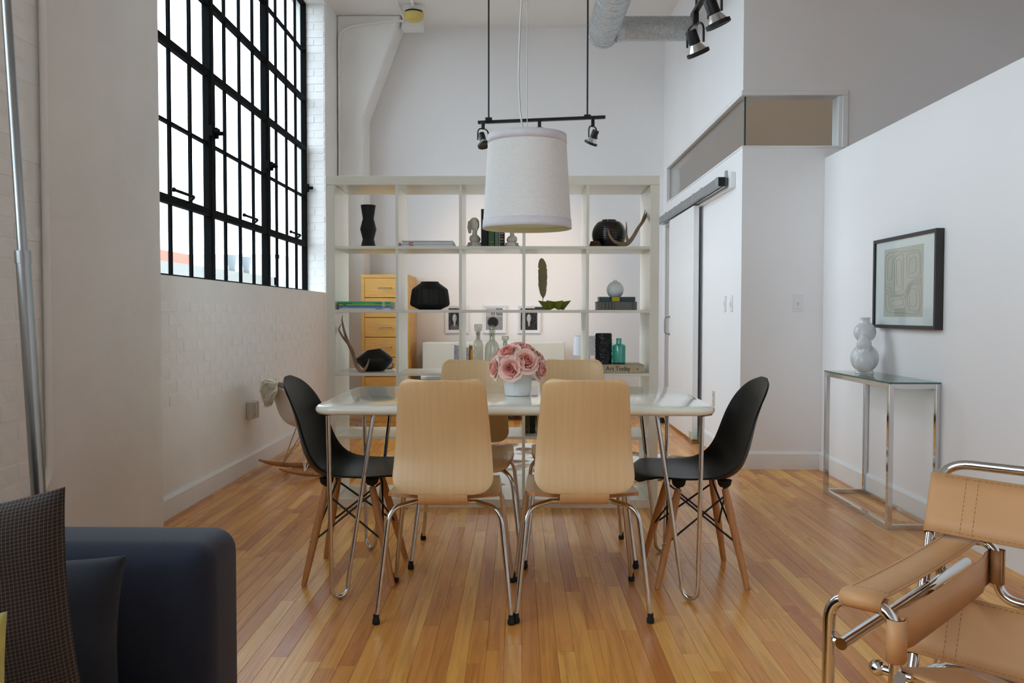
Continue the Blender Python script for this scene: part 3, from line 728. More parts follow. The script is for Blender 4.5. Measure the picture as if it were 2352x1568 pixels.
def sheepskin():
    r = E('sheepskin_throw', 'cream sheepskin draped over the white rocking chair back', 'throw', (-1.39, 5.83, 0), .62)
    # drape: down the inside of the back, over the top edge, hanging behind
    line = [(.20, .385), (.02, .36), (-.12, .355), (-.2, .41), (-.235, .5), (-.275, .59), (-.318, .628), (-.340, .618), (-.352, .575), (-.356, .53), (-.352, .48)]
    P = spl([(x, 0, z) for x, z in line], 4); hwid = lambda u: .125 + .02 * math.sin(u * 17) - .05 * max(0, u - .8) * 5
    mb = MB()
    def pos(u, v):
        k = min(int(u * (len(P) - 1)), len(P) - 2); t = u * (len(P) - 1) - k; p = Vector(P[k]).lerp(Vector(P[k + 1]), t); s = -1 + 2 * v
        return Vector((p.x + .07 * s * s * (1 if .25 < u < .6 else .2), s * hwid(u) - .02, p.z + .012 + (.05 * s * s if u < .35 else 0)))
    mb.grid(lambda u, v: pos(u, v), 30, 8); mb.build('hide', FUR, r, solid=.01, smooth=80)
    tf = MB(); rnd = random.Random(3)
    for i in range(5200):
        u, v = rnd.random(), rnd.random(); p = pos(u, v); q = pos(min(u + .02, 1), v)
        d = (q - p).normalized(); n = Vector((-d.z, 0, d.x)) * (1 if u < .6 else 1)
        if n.z < 0 and u < .55: n = -n
        if u > .62: n = Vector((-1, 0, .1))
        tip = p + n * rnd.uniform(.006, .02) + d * rnd.uniform(.012, .035) + Vector((rnd.uniform(-.012, .012), rnd.uniform(-.015, .015), rnd.uniform(-.012, .006)))
        s = Vector((rnd.uniform(-.004, .004), rnd.uniform(.003, .006), rnd.uniform(-.004, .004)))
        n0 = len(tf.v); tf.v += [tuple(p - s), tuple(p + s), tuple(tip)]; tf.f.append((n0, n0 + 1, n0 + 2))
    o = tf.build('wool', FUR, r, smooth=False, fix=False); o['kind'] = 'stuff'
sheepskin()

# ================================================================== BOOKSHELF
SX, SY, SW, SD = -1.074, 4.734, 1.85, .39
CELL = (1.75 - 4 * .016) / 5
def shelf_z(k): return .05 + (CELL + .016) * k           # top of board k (k = 0: base panel)
def bookshelf():
    r = E('open_bookshelf', 'tall cream open cube bookshelf dividing the room', 'bookshelf', (SX, SY, 0))
    Bx('top_panel', (0, 0, 1.8), (SW, SD, 1.85), LACQ, r); Bx('base_panel', (0, 0, 0), (SW, SD, .05), LACQ, r)
    Bx('side_panel', (0, .0005, .0505), (.05, SD - .0005, 1.7995), LACQ, r); Bx('side_panel', (SW - .05, .0005, .0505), (SW, SD - .0005, 1.7995), LACQ, r)
    for k in range(1, 5): Bx('shelf_board', (.05, .002, shelf_z(k) - .016), (SW - .05, SD - .002, shelf_z(k)), LACQ, r, bevel=.001)
    for c in range(1, 5):
        x = .05 + (CELL + .016) * c - .016
        for k in range(5): Bx('divider', (x, .003, shelf_z(k)), (x + .016, SD - .003, shelf_z(k) + CELL), LACQ, r, bevel=.001)
bookshelf()
def sx(px, y=4.9): return (px - 1191.5) * y / 1955 + 0.0     # shelf contents: metres from a measured offset
R4, R3, R2, R1 = [shelf_z(k) + .0005 for k in (4, 3, 2, 1)]

def facet_vase(name, label, prof, loc, mat, n=32, mod=None, inner=None, smooth=30):
    r = E(name, label, 'vase', loc)
    mb = MB(); mb.lathe(prof, n=n, mod=mod); mb.build('body', mat, r, smooth=smooth)
    return r
# top row
facet_vase('angular_vase', 'matt black zigzag vase at the left of the top shelf', [(.043, 0), (.044, .003), (.0325, .051), (.0465, .108), (.0315, .169), (.0425, .243), (.0425, .245), (.036, .245), (.027, .17), (.0, .165)], (sx(846), 4.9, R4), BLKMATT, smooth=25)
def magazine(label, x, y, z, wx, wy, t, col, rz=0, group=None, marks=()):
    r = E('magazine', label, 'magazine', (x, y, z), rz, group)
    cm = flat('magazine_cover', col, .3)
    mb = MB(); mb.box((-wx / 2, -wy / 2, 0), (wx / 2, wy / 2, .0007)); mb.box((-wx / 2, -wy / 2, t - .0007), (wx / 2, wy / 2, t)); mb.box((-wx / 2, -wy / 2, .0007), (wx / 2, -wy / 2 + .0012, t - .0007)); mb.build('cover', cm, r, smooth=False)
    Bx('pages', (-wx / 2 + .001, -wy / 2 + .0015, .0008), (wx / 2 - .001, wy / 2 - .001, t - .0008), PAPER, r, bevel=0)
    for (a, b, c) in marks: Bx('spine_print', (a, -wy / 2 - .0004, t * .2), (b, -wy / 2 + .0004, t * .8), flat('spine_ink', c, .5), r, bevel=0)
    return r
z = R4
for i, (c, mk, nm) in enumerate((((224, 226, 226), [(-.105, -.08, (190, 96, 98))], 'bottom'), ((206, 210, 212), [(-.105, -.08, (190, 96, 98))], 'second'), ((228, 230, 228), [(-.105, -.08, (190, 100, 100))], 'third'), ((176, 180, 180), [], 'top'))):
    magazine('grey magazine, %s of the stack on the top shelf' % nm, sx(987) + (.004, -.002, .003, .0)[i], 4.87, z, .285, .215, .0075, c, (.0, .005, -.004, .01)[i], 'grey magazines on the top shelf', mk); z += .0078
def bust(name, label, loc, rz, veil):
    r = E(name, label, 'sculpture', loc, rz)
    p = MB(); p.box((-.036, -.03, 0), (.036, .03, .016)); p.box((-.031, -.026, .016), (.031, .026, .03)); p.build('plinth', STONE, r, bevel=.002)
    b = MB(); b.ball((0, 0, .046), (.033, .022, .022)); b.ball((-.012, .004, .052), (.018, .018, .018)); b.ball((.012, .004, .052), (.018, .018, .018))
    b.tube([(0, .003, .05), (0, .004, .075), (0, .002, .1)], [.017, .0125, .0125], 12)
    b.ball((0, 0, .122), (.0225, .026, .031)); b.ball((0, .008, .135), (.0262, .028, .03))
    b.ball((.0, -.0275, .118), (.0042, .006, .009)); b.ball((0, -.023, .131), (.012, .004, .003)); b.ball((0, -.0225, .106), (.0085, .0045, .0035)); b.ball((0, -.019, .097), (.009, .007, .006))
    b.ball((-.01, -.0215, .121), (.005, .004, .004)); b.ball((.01, -.0215, .121), (.005, .004, .004))
    if veil: b.ball((-.0, .032, .128), (.016, .018, .02)); b.tube([(-.02, .02, .145), (-.02, .026, .11), (-.018, .022, .08)], [.01, .012, .008], 8)
    else: b.ball((0, .03, .112), (.014, .015, .014))
    b.build('bust', STONE, r, remesh=.0026)
    return r
bust('stone_bust', 'pale stone bust of a veiled head left of the upright books', (sx(1091), 4.88, R4), .55, True).scale = (1.08, 1.08, 1.06)
bust('stone_bust', 'pale stone bust half hidden by the lampshade right of the books', (sx(1175), 4.88, R4), -.4, False).scale = (1.0, 1.0, 1.0)
def book(label, col, loc, size, orient='up', rz=0, group=None, marks=()):
    """orient up: spine faces -y, standing; flat: lying, spine faces -y. size = (thickness, depth, height)"""
    r = E('book', label, 'book', loc, rz, group); t, d, h = size
    inner = r
    cm = flat('book_cloth', col, .65, bump=.0003, bscale=400)
    c = .0025; mb = MB()
    if orient == 'up':
        mb.box((-t / 2, 0, 0), (-t / 2 + c, d, h)); mb.box((t / 2 - c, 0, 0), (t / 2, d, h)); mb.box((-t / 2 + c, 0, 0), (t / 2 - c, c, h)); mb.build('cover', cm, r, smooth=False, bevel=.0008)
        Bx('pages', (-t / 2 + c, c, .003), (t / 2 - c, d - .004, h - .003), PAPER, r, bevel=0)
        for z0, z1, mc in marks: Bx('spine_print', (-t * .32, -.0006, z0), (t * .32, .0004, z1), flat('spine_ink', mc, .5), r, bevel=0)
    else:
        mb.box((-h / 2, 0, 0), (h / 2, d, c)); mb.box((-h / 2, 0, t - c), (h / 2, d, t)); mb.box((-h / 2, 0, c), (h / 2, c, t - c)); mb.build('cover', cm, r, smooth=False, bevel=.001)
        Bx('pages', (-h / 2 + .003, c, c), (h / 2 - .003, d - .004, t - c), PAPER, r, bevel=0)
        for x0, x1, mc in marks: Bx('spine_print', (x0, -.0007, t * .06), (x1, .0004, t * .94), flat('spine_ink', mc, .5), r, bevel=0)
    return r
bx = [(1113, .037, .217, (26, 28, 32), 'thick black upright book beside the veiled bust', []), (1129, .033, .19, (74, 104, 72), 'green upright book on the top shelf', [(.03, .034, (150, 160, 120)), (.15, .153, (150, 160, 120))]),
      (1141.5, .022, .2, (112, 122, 110), 'grey-green upright book on the top shelf', []), (1153, .026, .19, (38, 34, 30), 'black upright book with pale lettering on the top shelf', [(.03, .034, (150, 140, 110)), (.045, .05, (190, 180, 150)), (.06, .064, (150, 140, 110)), (.075, .08, (190, 180, 150))])]
for px, t, h, c, lb, mk in bx: book(lb, c, (sx(px), 4.84, R4), (t, .17, h), 'up', 0, 'upright books on the top shelf', mk)
pr = [(.0, 0), (.05, 0), (.06, .004)] + [(.097 * math.sin(a) ** .8 if 0 else .03 + .067 * math.cos((a - .5) * PI * .86), .006 + .146 * a) for a in [i / 24 for i in range(25)]]
def ribbed(prof_r, z0, z1, rings, base):
    out = []
    for i in range(rings * 4 + 1):
        t = i / (rings * 4); out.append((prof_r(t) * (1 + .012 * math.sin(t * rings * 2 * PI)), z0 + (z1 - z0) * t))
    return out
prf = [(0, 0)] + ribbed(lambda t: .05 + .052 * math.sin(PI * (.1 + .8 * t)) ** .8 - .012 * t, 0, .152, 13, 0)
prf = [(0, 0), (.055, 0)] + [( .0985 * math.sqrt(max(0, 1 - ((z - .078) / .098) ** 2)) * (1 + .010 * math.sin(i * PI / 2)), z) for i, z in enumerate([.002 + .15 * j / 52 for j in range(53)])] + [(.042, .156), (.042, .164), (.036, .164), (.034, .15), (0, .148)]
r = E('round_pot', 'round dark brown ribbed pot on the top shelf', 'pot', (sx(1398), 4.92, R4)); MB().lathe(prf, n=40).build('body', DGLAZE, r, smooth=60)
mb = MB()
for k in range(3): mb.tube([(.03 * math.cos(a) * (1 - k * .12), .03 * math.sin(a) * (1 - k * .12), .006 + k * .011) for a in [2 * PI * i / 24 for i in range(25)]], .006, 8, cap=False)
tag(mb.build('rope_coil', M('brown_rope', (92, 62, 40), .9, var=.3, vscale=60, bump=.002, bscale=120), loc=(sx(1363), 4.83, R4)), 'brown coiled rope ring beside the round dark pot', 'rope')
def antler(label, beams, origin, z):
    """beams: list of (pixel x, pixel y, y offset, radius) chains measured on the shelf"""
    o = bpy.data.objects.new('antler', None); COL.objects.link(o); tag(o, label, 'antler', 'antlers on the bookshelf'); o.location = origin
    for i, ch in enumerate(beams):
        pts = [(a - origin[0], b - origin[1], c - origin[2], rr) for a, b, c, rr in ch]; S = spl(pts, 6)
        MB().tube([p[:3] for p in S], [max(p[3], .0012) for p in S], 10).build('beam' if i == 0 else 'tine', ANTLER, o)
    return o
def pz(py, y=4.86): return 1.088 + (718.5 - py) * y / 1955
def ch(seq, y): return [(sx(a, y + d), y + d, pz(b, y + d), r_) for a, b, d, r_ in seq]
ya = 4.80
antler('curved antler leaning beside the round dark pot on the top shelf', [
    ch([(1394, 523, 0, .002), (1398, 538, 0, .006), (1408, 552, 0, .0085), (1424, 559, 0, .0105), (1440, 557, .01, .0125), (1452, 543, .03, .011), (1464, 522, .05, .0095), (1474, 508, .06, .009), (1483, 490, .07, .007), (1488, 476, .08, .004), (1489, 464, .08, .0015)], ya),
    ch([(1441, 556, .01, .009), (1437, 538, .0, .006), (1437, 520, -.01, .004), (1436, 508, -.01, .0015)], ya),
    ch([(1470, 513, .06, .006), (1475, 499, .05, .005), (1480, 480, .05, .0015)], ya)], (sx(1440), ya, R4), R4)
# second row from the top
z = R3
for i, (c, mk, nm) in enumerate((((236, 238, 240), [(.06, .1, (110, 116, 130))], 'white magazine at the bottom of the coloured stack'), ((140, 154, 210), [(-.12, -.09, (200, 206, 220)), (-.07, 0, (150, 160, 200))], 'lavender-blue magazine in the coloured stack'), ((90, 120, 170), [(.1, .115, (230, 234, 236))], 'slate-blue magazine in the coloured stack'),
        ((146, 216, 76), [(-.12, -.1, (60, 110, 40)), (.1, .115, (230, 234, 236))], 'lime green magazine in the coloured stack'), ((16, 150, 150), [(-.07, .06, (120, 190, 190)), (.1, .115, (230, 234, 236))], 'teal magazine in the coloured stack'), ((76, 200, 100), [(.1, .115, (230, 234, 236))], 'green magazine on top of the coloured stack'))):
    magazine(nm, sx(845) + (.003, -.002, .002, 0, .003, -.001)[i], 4.88, z, .288, .215, .0074, c, (0, .006, -.004, .003, -.006, .002)[i], 'coloured magazines on the shelf', mk); z += .0076
lp = [(.060, 0), (.068, .003), (.084, .012), (.104, .021), (.111, .029), (.112, .038), (.108, .075), (.102, .112), (.099, .118), (.094, .123), (.058, .150), (.052, .155), (.050, .161), (.044, .161), (.040, .145), (0, .13)]
rr = E('lantern_vase', 'black ribbed lantern-shaped vase on the middle shelf', 'vase', (sx(987), 4.9, R3))
MB().lathe(lp, n=96, mod=lambda a, i: 1 + (.022 * math.cos(24 * a) if 1 < i < 10 else 0)).build('body', BLKMATT, rr, smooth=50)
fe = E('feather_sculpture', 'flat olive metal feather standing on a small block', 'sculpture', (sx(1245), 4.9, R3))
Bx('base', (-.043, -.03, 0), (.043, .03, .017), GREYB, fe, bevel=.002); MB().tube([(.002, 0, .017), (.004, 0, .08)], .0018, 8).build('rod', FEATH, fe)
fo = [(.004, .062), (.018, .085), (.024, .11), (.0235, .125), (.0275, .15), (.026, .165), (.0285, .19), (.0265, .21), (.0275, .23), (.0225, .243), (.025, .25), (.017, .275), (.006, .292), (-.006, .298), (-.017, .288), (-.0235, .265), (-.0245, .243), (-.019, .236), (-.0245, .228), (-.023, .2), (-.024, .18), (-.022, .16), (-.024, .145), (-.019, .12), (-.012, .09)]
fm = MB(); k = len(fo); fm.add([(x, -.0012 - .006 * math.sin(z_ * 9) + .06 * x * x, z_) for x, z_ in fo] + [(x, .0012 - .006 * math.sin(z_ * 9) + .06 * x * x, z_) for x, z_ in fo], [tuple(range(k)), tuple(range(2 * k - 1, k - 1, -1))] + [(i, (i + 1) % k, k + (i + 1) % k, k + i) for i in range(k)])
fm.build('blade', FEATH, fe, smooth=False)
ol = E('folded_bowl', 'small olive green folded star bowl on the middle shelf', 'bowl', (sx(1272), 4.845, R3)); om = MB()
n = 6; vs = []
for i in range(n):
    a = 2 * PI * i / n + .0; vs += [(.092 * math.cos(a), .092 * math.sin(a), .052), (.05 * math.cos(a + PI / n), .05 * math.sin(a + PI / n), .042 if i % 2 else .046)]
for i in range(n):
    a = 2 * PI * i / n; vs += [(.052 * math.cos(a), .052 * math.sin(a), .0), (.026 * math.cos(a + PI / n), .026 * math.sin(a + PI / n), .012)]
m2 = 2 * n; vs.append((0, 0, .012))
fs = []
for j in range(m2):
    q = (j + 1) % m2; fs += [(j, q, m2 + q), (j, m2 + q, m2 + j)] if j % 2 else [(j, q, m2 + j), (q, m2 + q, m2 + j)]; fs.append((m2 + j, m2 + q, 2 * m2))
om.add(vs, fs); om.build('folded_body', OLIVE, ol, smooth=False, solid=.003)
book('thick grey cloth book lying under the blue one', (112, 110, 104), (sx(1412), 4.8, R3), (.0465, .16, .224), 'flat', 0, 'books lying on the middle shelf',
     [(-.088, -.084, (84, 82, 78)), (-.07, -.062, (78, 76, 72)), (-.052, -.044, (78, 76, 72)), (-.034, -.026, (78, 76, 72)), (-.018, -.013, (84, 82, 78)), (.082, .095, (92, 90, 86))])
book('blue-green book with a yellow spine band under the white globe vase', (62, 88, 96), (sx(1413), 4.815, R3 + .0468), (.027, .14, .203), 'flat', 0, 'books lying on the middle shelf',
     [(-.042, -.038, (30, 42, 48)), (-.03, .012, (196, 176, 26)), (.022, .026, (30, 42, 48)), (-.034, -.032, (30, 42, 48))])
gp = [(.028, 0)] + [(.0495 * math.sin(.6 + (PI - .85) * i / 20), .041 - .0495 * math.cos(.6 + (PI - .85) * i / 20)) for i in range(21)] + [(.0105, .09), (.0105, .097), (.008, .097), (.008, .085), (0, .084)]
facet_vase('globe_vase', 'small white globe vase on the two stacked books', gp, (sx(1411), 4.88, R3 + .0742), WHTCER, smooth=60)
# third row
ya = 4.80
antler('forked antler propped in the left corner of the lower shelf', [
    ch([(786, 722, .0, .0012), (785, 735, .0, .004), (790, 760, .01, .007), (798, 785, .02, .009), (808, 806, .02, .0105), (813, 824, .0, .0095), (818, 840, -.01, .01), (829, 851, -.02, .0105), (838, 845, -.03, .008), (844, 833, -.03, .005), (847, 822, -.03, .0012)], ya),
    ch([(800, 790, .02, .0075), (786, 772, .01, .006), (778, 757, .0, .0048), (780, 748, .0, .003), (784, 742, .0, .001)], ya),
    ch([(806, 800, .02, .008), (818, 826, .17, .0085), (860, 850, .25, .0085), (900, 842, .26, .0075), (897, 828, .27, .002)], ya)], (sx(820), ya, R2), R2)
pv = E('pebble_vase', 'black pebble-shaped vase with slanted mouth on the lower shelf', 'vase', (sx(857), 4.9, R2)); 
pm = MB()
def peb(u, v):
    a = 2 * PI * u; t = v
    zz = .004 + .118 * t; prof = [(0, .052), (.15, .073), (.35, .094), (.5, .103), (.62, .097), (.8, .074), (.93, .053), (1, .043)]
    PS = spl(prof, 6); rad = min(PS, key=lambda p_: abs(p_[0] - t))[1]
    for i in range(1, len(PS)):
        if t <= PS[i][0] + 1e-9: q = (t - PS[i - 1][0]) / max(PS[i][0] - PS[i - 1][0], 1e-6); rad = PS[i - 1][1] * (1 - q) + PS[i][1] * q; break
    x = rad * math.cos(a); y = rad * .82 * math.sin(a)
    return (x * (1 + .06 * math.cos(a)) + .006 - .014 * t, y, zz + .03 * (x / .1) * t * t * .5 - .02 * (x / .1) * (1 - t) * 0)
pm.grid(peb, 48, 28); pm.build('body', BLKSAT, pv, smooth=80, solid=.004)
MB().prism([(.053 * math.cos(2 * PI * i / 20), .043 * math.sin(2 * PI * i / 20)) for i in range(20)], 0.0005, .006).build('foot', BLKSAT, pv)
def decanter(label, prof, px, y, n, mod, stop, neck_cork=None, mat=DECG, h0=0):
    r = E('decanter', label, 'decanter', (sx(px, y), y, R2), group='glass decanters on the shelf'); MB().lathe(prof, n=n, mod=mod).build('bottle', mat, r, smooth=25 if n < 20 else 35)
    s = MB()
    for pp, nn in stop: s.lathe(pp, n=nn)
    s.build('stopper', mat, r, smooth=25)
    if neck_cork: MB().lathe(neck_cork, n=14).build('cork', DARKCORD, r)
    return r
sq = lambda a, i: 1 / max(abs(math.cos(a)), abs(math.sin(a))) ** .85 * (1 + (.03 * math.sin(9 * a + i * 1.9) if 2 < i < 14 else 0))
decanter('square cut-crystal decanter with corked block stopper', [(.026, 0), (.027, .004)] + [(.0275, .012 * i) for i in range(1, 14)] + [(.024, .172), (.014, .185), (.0125, .2), (.0125, .215), (.017, .218), (.017, .224), (.009, .224), (.008, .19), (0, .18)], 1098, 4.85, 40, sq, [([(.006, .222), (.012, .228), (.021, .235), (.023, .25), (.023, .268), (.02, .272), (0, .272)], 8)], [(.008, .2), (.009, .224)])
decanter('fluted round crystal decanter with ring stopper', [(.036, 0), (.04, .005), (.0405, .1), (.039, .14), (.03, .165), (.018, .178), (.0155, .19), (.0155, .208), (.02, .212), (.02, .218), (.01, .218), (.009, .19), (0, .18)], 1130, 4.86, 72, lambda a, i: 1 + (.035 * math.cos(18 * a) if 0 < i < 5 else 0), [([(.01, .218), (.016, .222), (.02, .23), (.016, .236), (.019, .244), (.017, .256), (.01, .264), (0, .266)], 20)])
decanter('small clear decanter with flat stopper behind the roses', [(.034, 0), (.037, .005), (.037, .085), (.028, .12), (.014, .14), (.0125, .165), (.016, .17), (.009, .17), (.008, .15), (0, .14)], 1160, 4.87, 24, None, [([(.009, .168), (.014, .178), (.021, .186), (.021, .2), (.018, .204), (0, .204)], 12)])
ab = E('amber_bottle', 'small amber glass bottle left of the crystal decanters', 'bottle', (sx(1081, 4.9), 4.9, R2)); MB().lathe([(.011, 0), (.0125, .003), (.0125, .1), (.011, .125), (.0, .127)], n=20).build('body', AMBERG, ab); MB().lathe([(.0105, .125), (.0105, .148), (0, .149)], n=16).build('cap', M('gold_cap', (190, 150, 60), .3, .8), ab)
cy = E('textured_cylinder_vase', 'black bark-textured cylinder vase on the art book', 'vase', (sx(1386, 4.86), 4.86, R2 + .0465))
def bark(u, v):
    a = 2 * PI * u; q = .0445 + .0028 * math.sin(7 * a + 3 * math.sin(v * 21)) * math.sin(v * PI * 9 + 2 * math.cos(3 * a)) + .0012 * math.sin(23 * a + 31 * v)
    if v > .96: q = .0435
    return (q * math.cos(a), q * math.sin(a), .174 * v)
cm = MB(); cm.grid(bark, 64, 48); cm.build('body', BLKSAT, cy, smooth=60, solid=.003)
MB().lathe([(.043, .0005), (.043, .004)], n=32).build('base', BLKSAT, cy)
tb = E('teal_bottle', 'teal glass apothecary bottle on the art book', 'bottle', (sx(1421, 4.85), 4.85, R2 + .0465))
MB().lathe([(.0, .002), (.036, .002), (.0385, .006), (.0385, .06), (.039, .1), (.0365, .107), (.03, .112), (.0165, .114), (.0155, .118), (.0155, .146), (.0135, .146), (.0135, .118), (.015, .11), (.033, .103), (.036, .095), (.0355, .01), (0, .008)], n=40).build('body', TEALG, tb, smooth=30)
MB().lathe([(.0, .0025), (.035, .0025), (.036, .008), (0, .01)], n=32).build('thick_base', M('dark_teal_base', (16, 74, 74), .1), tb)
at_ = book('beige Art Today book lying on the lower shelf', (190, 176, 146), (.5485, 4.77, R2), (.046, .24, .308), 'flat', 0, None, [(.075, .082, (206, 190, 110))])
def text_part(txt, size, loc, parent, mat, rot=(PI / 2, 0, 0)):
    cu = bpy.data.curves.new('lettering', 'FONT'); cu.body = txt; cu.size = size; cu.extrude = .0002; cu.space_character = .92
    o = bpy.data.objects.new('tmp', cu); COL.objects.link(o); bpy.context.view_layer.update()
    me = bpy.data.meshes.new_from_object(o.evaluated_get(bpy.context.evaluated_depsgraph_get())); bpy.data.objects.remove(o)
    me.materials.clear(); me.materials.append(mat)
    q = bpy.data.objects.new('lettering', me); COL.objects.link(q); q.parent = parent; q.location = loc; q.rotation_euler = rot
    return q
INKB = flat('black_print', (40, 38, 34), .6)
text_part('Art Today', .036, (-.062, -.0006, .0125), at_, INKB)
Bx('spine_print', (-.078, -.0007, .008), (-.0745, .0004, .038), INKB, at_, bevel=0)
MB().lathe([(.005, 0), (.005, .0006)], (.118, -.0008, .022), 14, 'y').build('spine_emblem', flat('emblem_ink', (120, 112, 90), .6), at_)
# lower row: a few dark books
for px, t, h, c, lb in ((1211, .021, .19, (84, 82, 40), 'olive green book standing on the low shelf'), (1223, .034, .18, (26, 32, 24), 'dark green book standing on the low shelf'), (1238, .03, .2, (40, 36, 32), 'dark brown book standing on the low shelf'), (1251, .026, .17, (60, 54, 46), 'brown-grey book on the low shelf behind a plywood chair')):
    book(lb, c, (sx(px), 4.86, R1), (t, .17, h), 'up', 0, 'dark books on the low shelf', [(.02, .024, tuple(v + 40 for v in c))])

# ================================================================== BEHIND THE SHELF
cb = E('drawer_tower', 'tall golden birch chest of narrow drawers by the far wall', 'cabinet', (-1.34, 8.5, 0))
cw, cd, chh = .475, .66, 1.478; hw = cw / 2
mb = MB(); t = .035
mb.box((-hw, 0, 0), (-hw + t, cd, chh - t)); mb.box((hw - t, 0, 0), (hw, cd, chh - t)); mb.box((-hw, 0, chh - t), (hw, cd, chh)); mb.box((-hw + t, 0, 0), (hw - t, cd, .06)); mb.box((-hw + t, cd - .01, .06), (hw - t, cd, chh - t)); mb.build('carcass', PINE, cb, smooth=False, bevel=.003)
nd = 7; dh = (chh - t - .06) / nd
for i in range(nd):
    z0 = .06 + i * dh; dr = Bx('drawer', (-hw + t + .002, -.002, z0 + .003), (hw - t - .002, cd - .05, z0 + dh - .003), PINE, cb, bevel=.003)
    hm = MB(); zz = z0 + dh * .5; hm.tube(fil([(-.065, -.002, zz), (-.065, -.026, zz), (.065, -.026, zz), (.065, -.002, zz)], .008), .0045, 8); hm.build('handle', STEEL, dr)
cr = E('white_sideboard', 'long low white sideboard against the far wall', 'sideboard', (-.257, 8.62, 0))
Bx('carcass', (-.72, 0, .08), (.72, .45, .795), LACQ, cr, bevel=.004)
for k in range(3): 
    dd = Bx('door', (-.717 + k * .479, -.018, .085), (-.717 + k * .479 + .474, 0, .79), LACQ, cr, bevel=.002)
for sx_ in (-1, 1):
    for y_ in (.05, .4): Bx('leg', (sx_ * .66 - .02, y_ - .02, 0), (sx_ * .66 + .02, y_ + .02, .08), LACQ, cr, bevel=.002)
ds = E('white_desk', 'small white rounded desk standing behind the bookshelf', 'desk', (-.05, 5.52, .0065))
MB().prism(rrect(-.56, -.32, .55, .32, .08), .672, .70).build('desktop', WHTPLAS, ds, smooth=30, bevel=.008, seg=3)
for a_ in (-1, 1):
    for b_ in (-1, 1): MB().tube([(a_ * .46, b_ * .24, .672), (a_ * .5, b_ * .27, 0)], [.016, .012], 12).build('leg', WHTPLAS, ds)
lt = E('laptop', 'closed silver laptop lying on the white desk', 'laptop', (.13, 5.34, .707), .08); Bx('base', (-.16, -.11, 0), (.16, .11, .011), STEEL, lt, bevel=.003)
Bx('screen', (-.16, -.11, .0115), (.16, .11, .019), BLKMET, lt, bevel=.003)
pp = MB(); pp.add([(-.12, -.09, 0), (.12, -.09, 0), (.12, .09, .0), (-.12, .09, 0), (-.12, -.09, .004), (.12, -.09, .004), (.12, .05, .004), (.12, .09, .03), (-.12, .09, .004), (-.12, .05, .004)], [(0, 3, 2, 1), (0, 1, 5, 4), (4, 5, 6, 9), (9, 6, 7, 8), (1, 2, 7, 6, 5), (0, 4, 9, 8, 3), (2, 3, 8, 7)])
tag(pp.build('paper_sheaf', PAPER, smooth=False, loc=(-.47, 5.42, .707)), 'loose white papers at the left end of the desk', 'papers')
dl = E('desk_lamp', 'small table lamp with pale lilac drum shade behind the black cylinder vase', 'lamp', (.46, 5.62, .707))
MB().lathe([(.055, 0), (.055, .008), (.012, .012), (.008, .02), (.008, .12), (0, .12)], n=24).build('base', STEEL, dl)
MB().lathe([(.1, .11), (.092, .235)], n=40).build('lamp_shade', BAND, dl, solid=.002)
sh = dl.children[-1]
bm = bmesh.new(); bm.from_mesh(sh.data); bmesh.ops.delete(bm, geom=[f for f in bm.faces if len(f.verts) > 4], context='FACES_ONLY'); bm.to_mesh(sh.data); bm.free()
MB().ball((0, 0, .165), .026).build('bulb', PHOTOW, dl)
o = MB().add([(-.052, 0, 0), (.052, 0, 0), (.052, .05, .165), (-.052, .05, .185), (-.052, .004, 0), (.052, .004, 0), (.052, .054, .165), (-.052, .054, .185)], [(0, 1, 2, 3), (7, 6, 5, 4), (0, 4, 5, 1), (1, 5, 6, 2), (2, 6, 7, 3), (3, 7, 4, 0)]).build('card', M('card_print', (176, 170, 178), .7, var=.35, vscale=30), smooth=False, loc=(-.355, 5.3, .707))
tag(o, 'grey sketched card standing on the desk behind the shelf', 'card')
Bx('easel_back', (-.03, .05, .0), (.03, .09, .004), PAPER, o, bevel=0)
def photo_grid(name, fn, w_, h_, nx, nz, parent, loc):
    mb = MB(); cols = []
    for i in range(nx):
        for j in range(nz):
            x0, x1, z0, z1 = -w_ / 2 + w_ * i / nx, -w_ / 2 + w_ * (i + 1) / nx, -h_ / 2 + h_ * j / nz, -h_ / 2 + h_ * (j + 1) / nz
            mb.v += [(x0, 0, z0), (x1, 0, z0), (x1, 0, z1), (x0, 0, z1)]; k = len(mb.v); mb.f.append((k - 4, k - 3, k - 2, k - 1))
            g = fn((i + .5) / nx, (j + .5) / nz); c = lin((g * 250, g * 248, g * 255)); cols += [(*c, 1)] * 4
    o = mb.build(name, PHOTO, parent, smooth=False, fix=False); a = o.data.color_attributes.new('ink', 'FLOAT_COLOR', 'POINT')
    for i, d in enumerate(a.data): d.color = cols[i]
    o.location = loc
    return o
rn = random.Random(11)
def blob(u, v, cu, cv, ru, rv, soft=.25):
    d = 1 - math.sqrt(((u - cu) / ru) ** 2 + ((v - cv) / rv) ** 2); return max(0, min(1, d / soft))
def mixv(g, c, a): return g * (1 - a) + c * a
def portrait(u, v, cx, dark, body):
    g = dark + .10 * rn.random() + .06 * math.sin(u * 23 + 3 * math.sin(v * 9))
    g = mixv(g, .10 + .06 * math.sin(u * 90 + 12 * v), blob(u, v, cx, .52, .27, .46))       # long hair
    g = mixv(g, body + .12 * math.sin(u * 44) * math.sin(v * 38), blob(u, v, cx, .06, .30, .24))
    g = mixv(g, .70, blob(u, v, cx, .30, .07, .16)); g = mixv(g, .80 - .25 * max(0, u - cx) * 4, blob(u, v, cx, .54, .145, .22))
    for e in (-1, 1): g = mixv(g, .25, blob(u, v, cx + e * .05, .57, .03, .016, .8))
    g = mixv(g, .55, blob(u, v, cx + .005, .50, .018, .04, .9)); return mixv(g, .35, blob(u, v, cx, .44, .05, .016, .8))
def ph1(u, v): return mixv(portrait(u, v, .36, .2, .4), .75, blob(u, v, .9, .25, .14, .34))
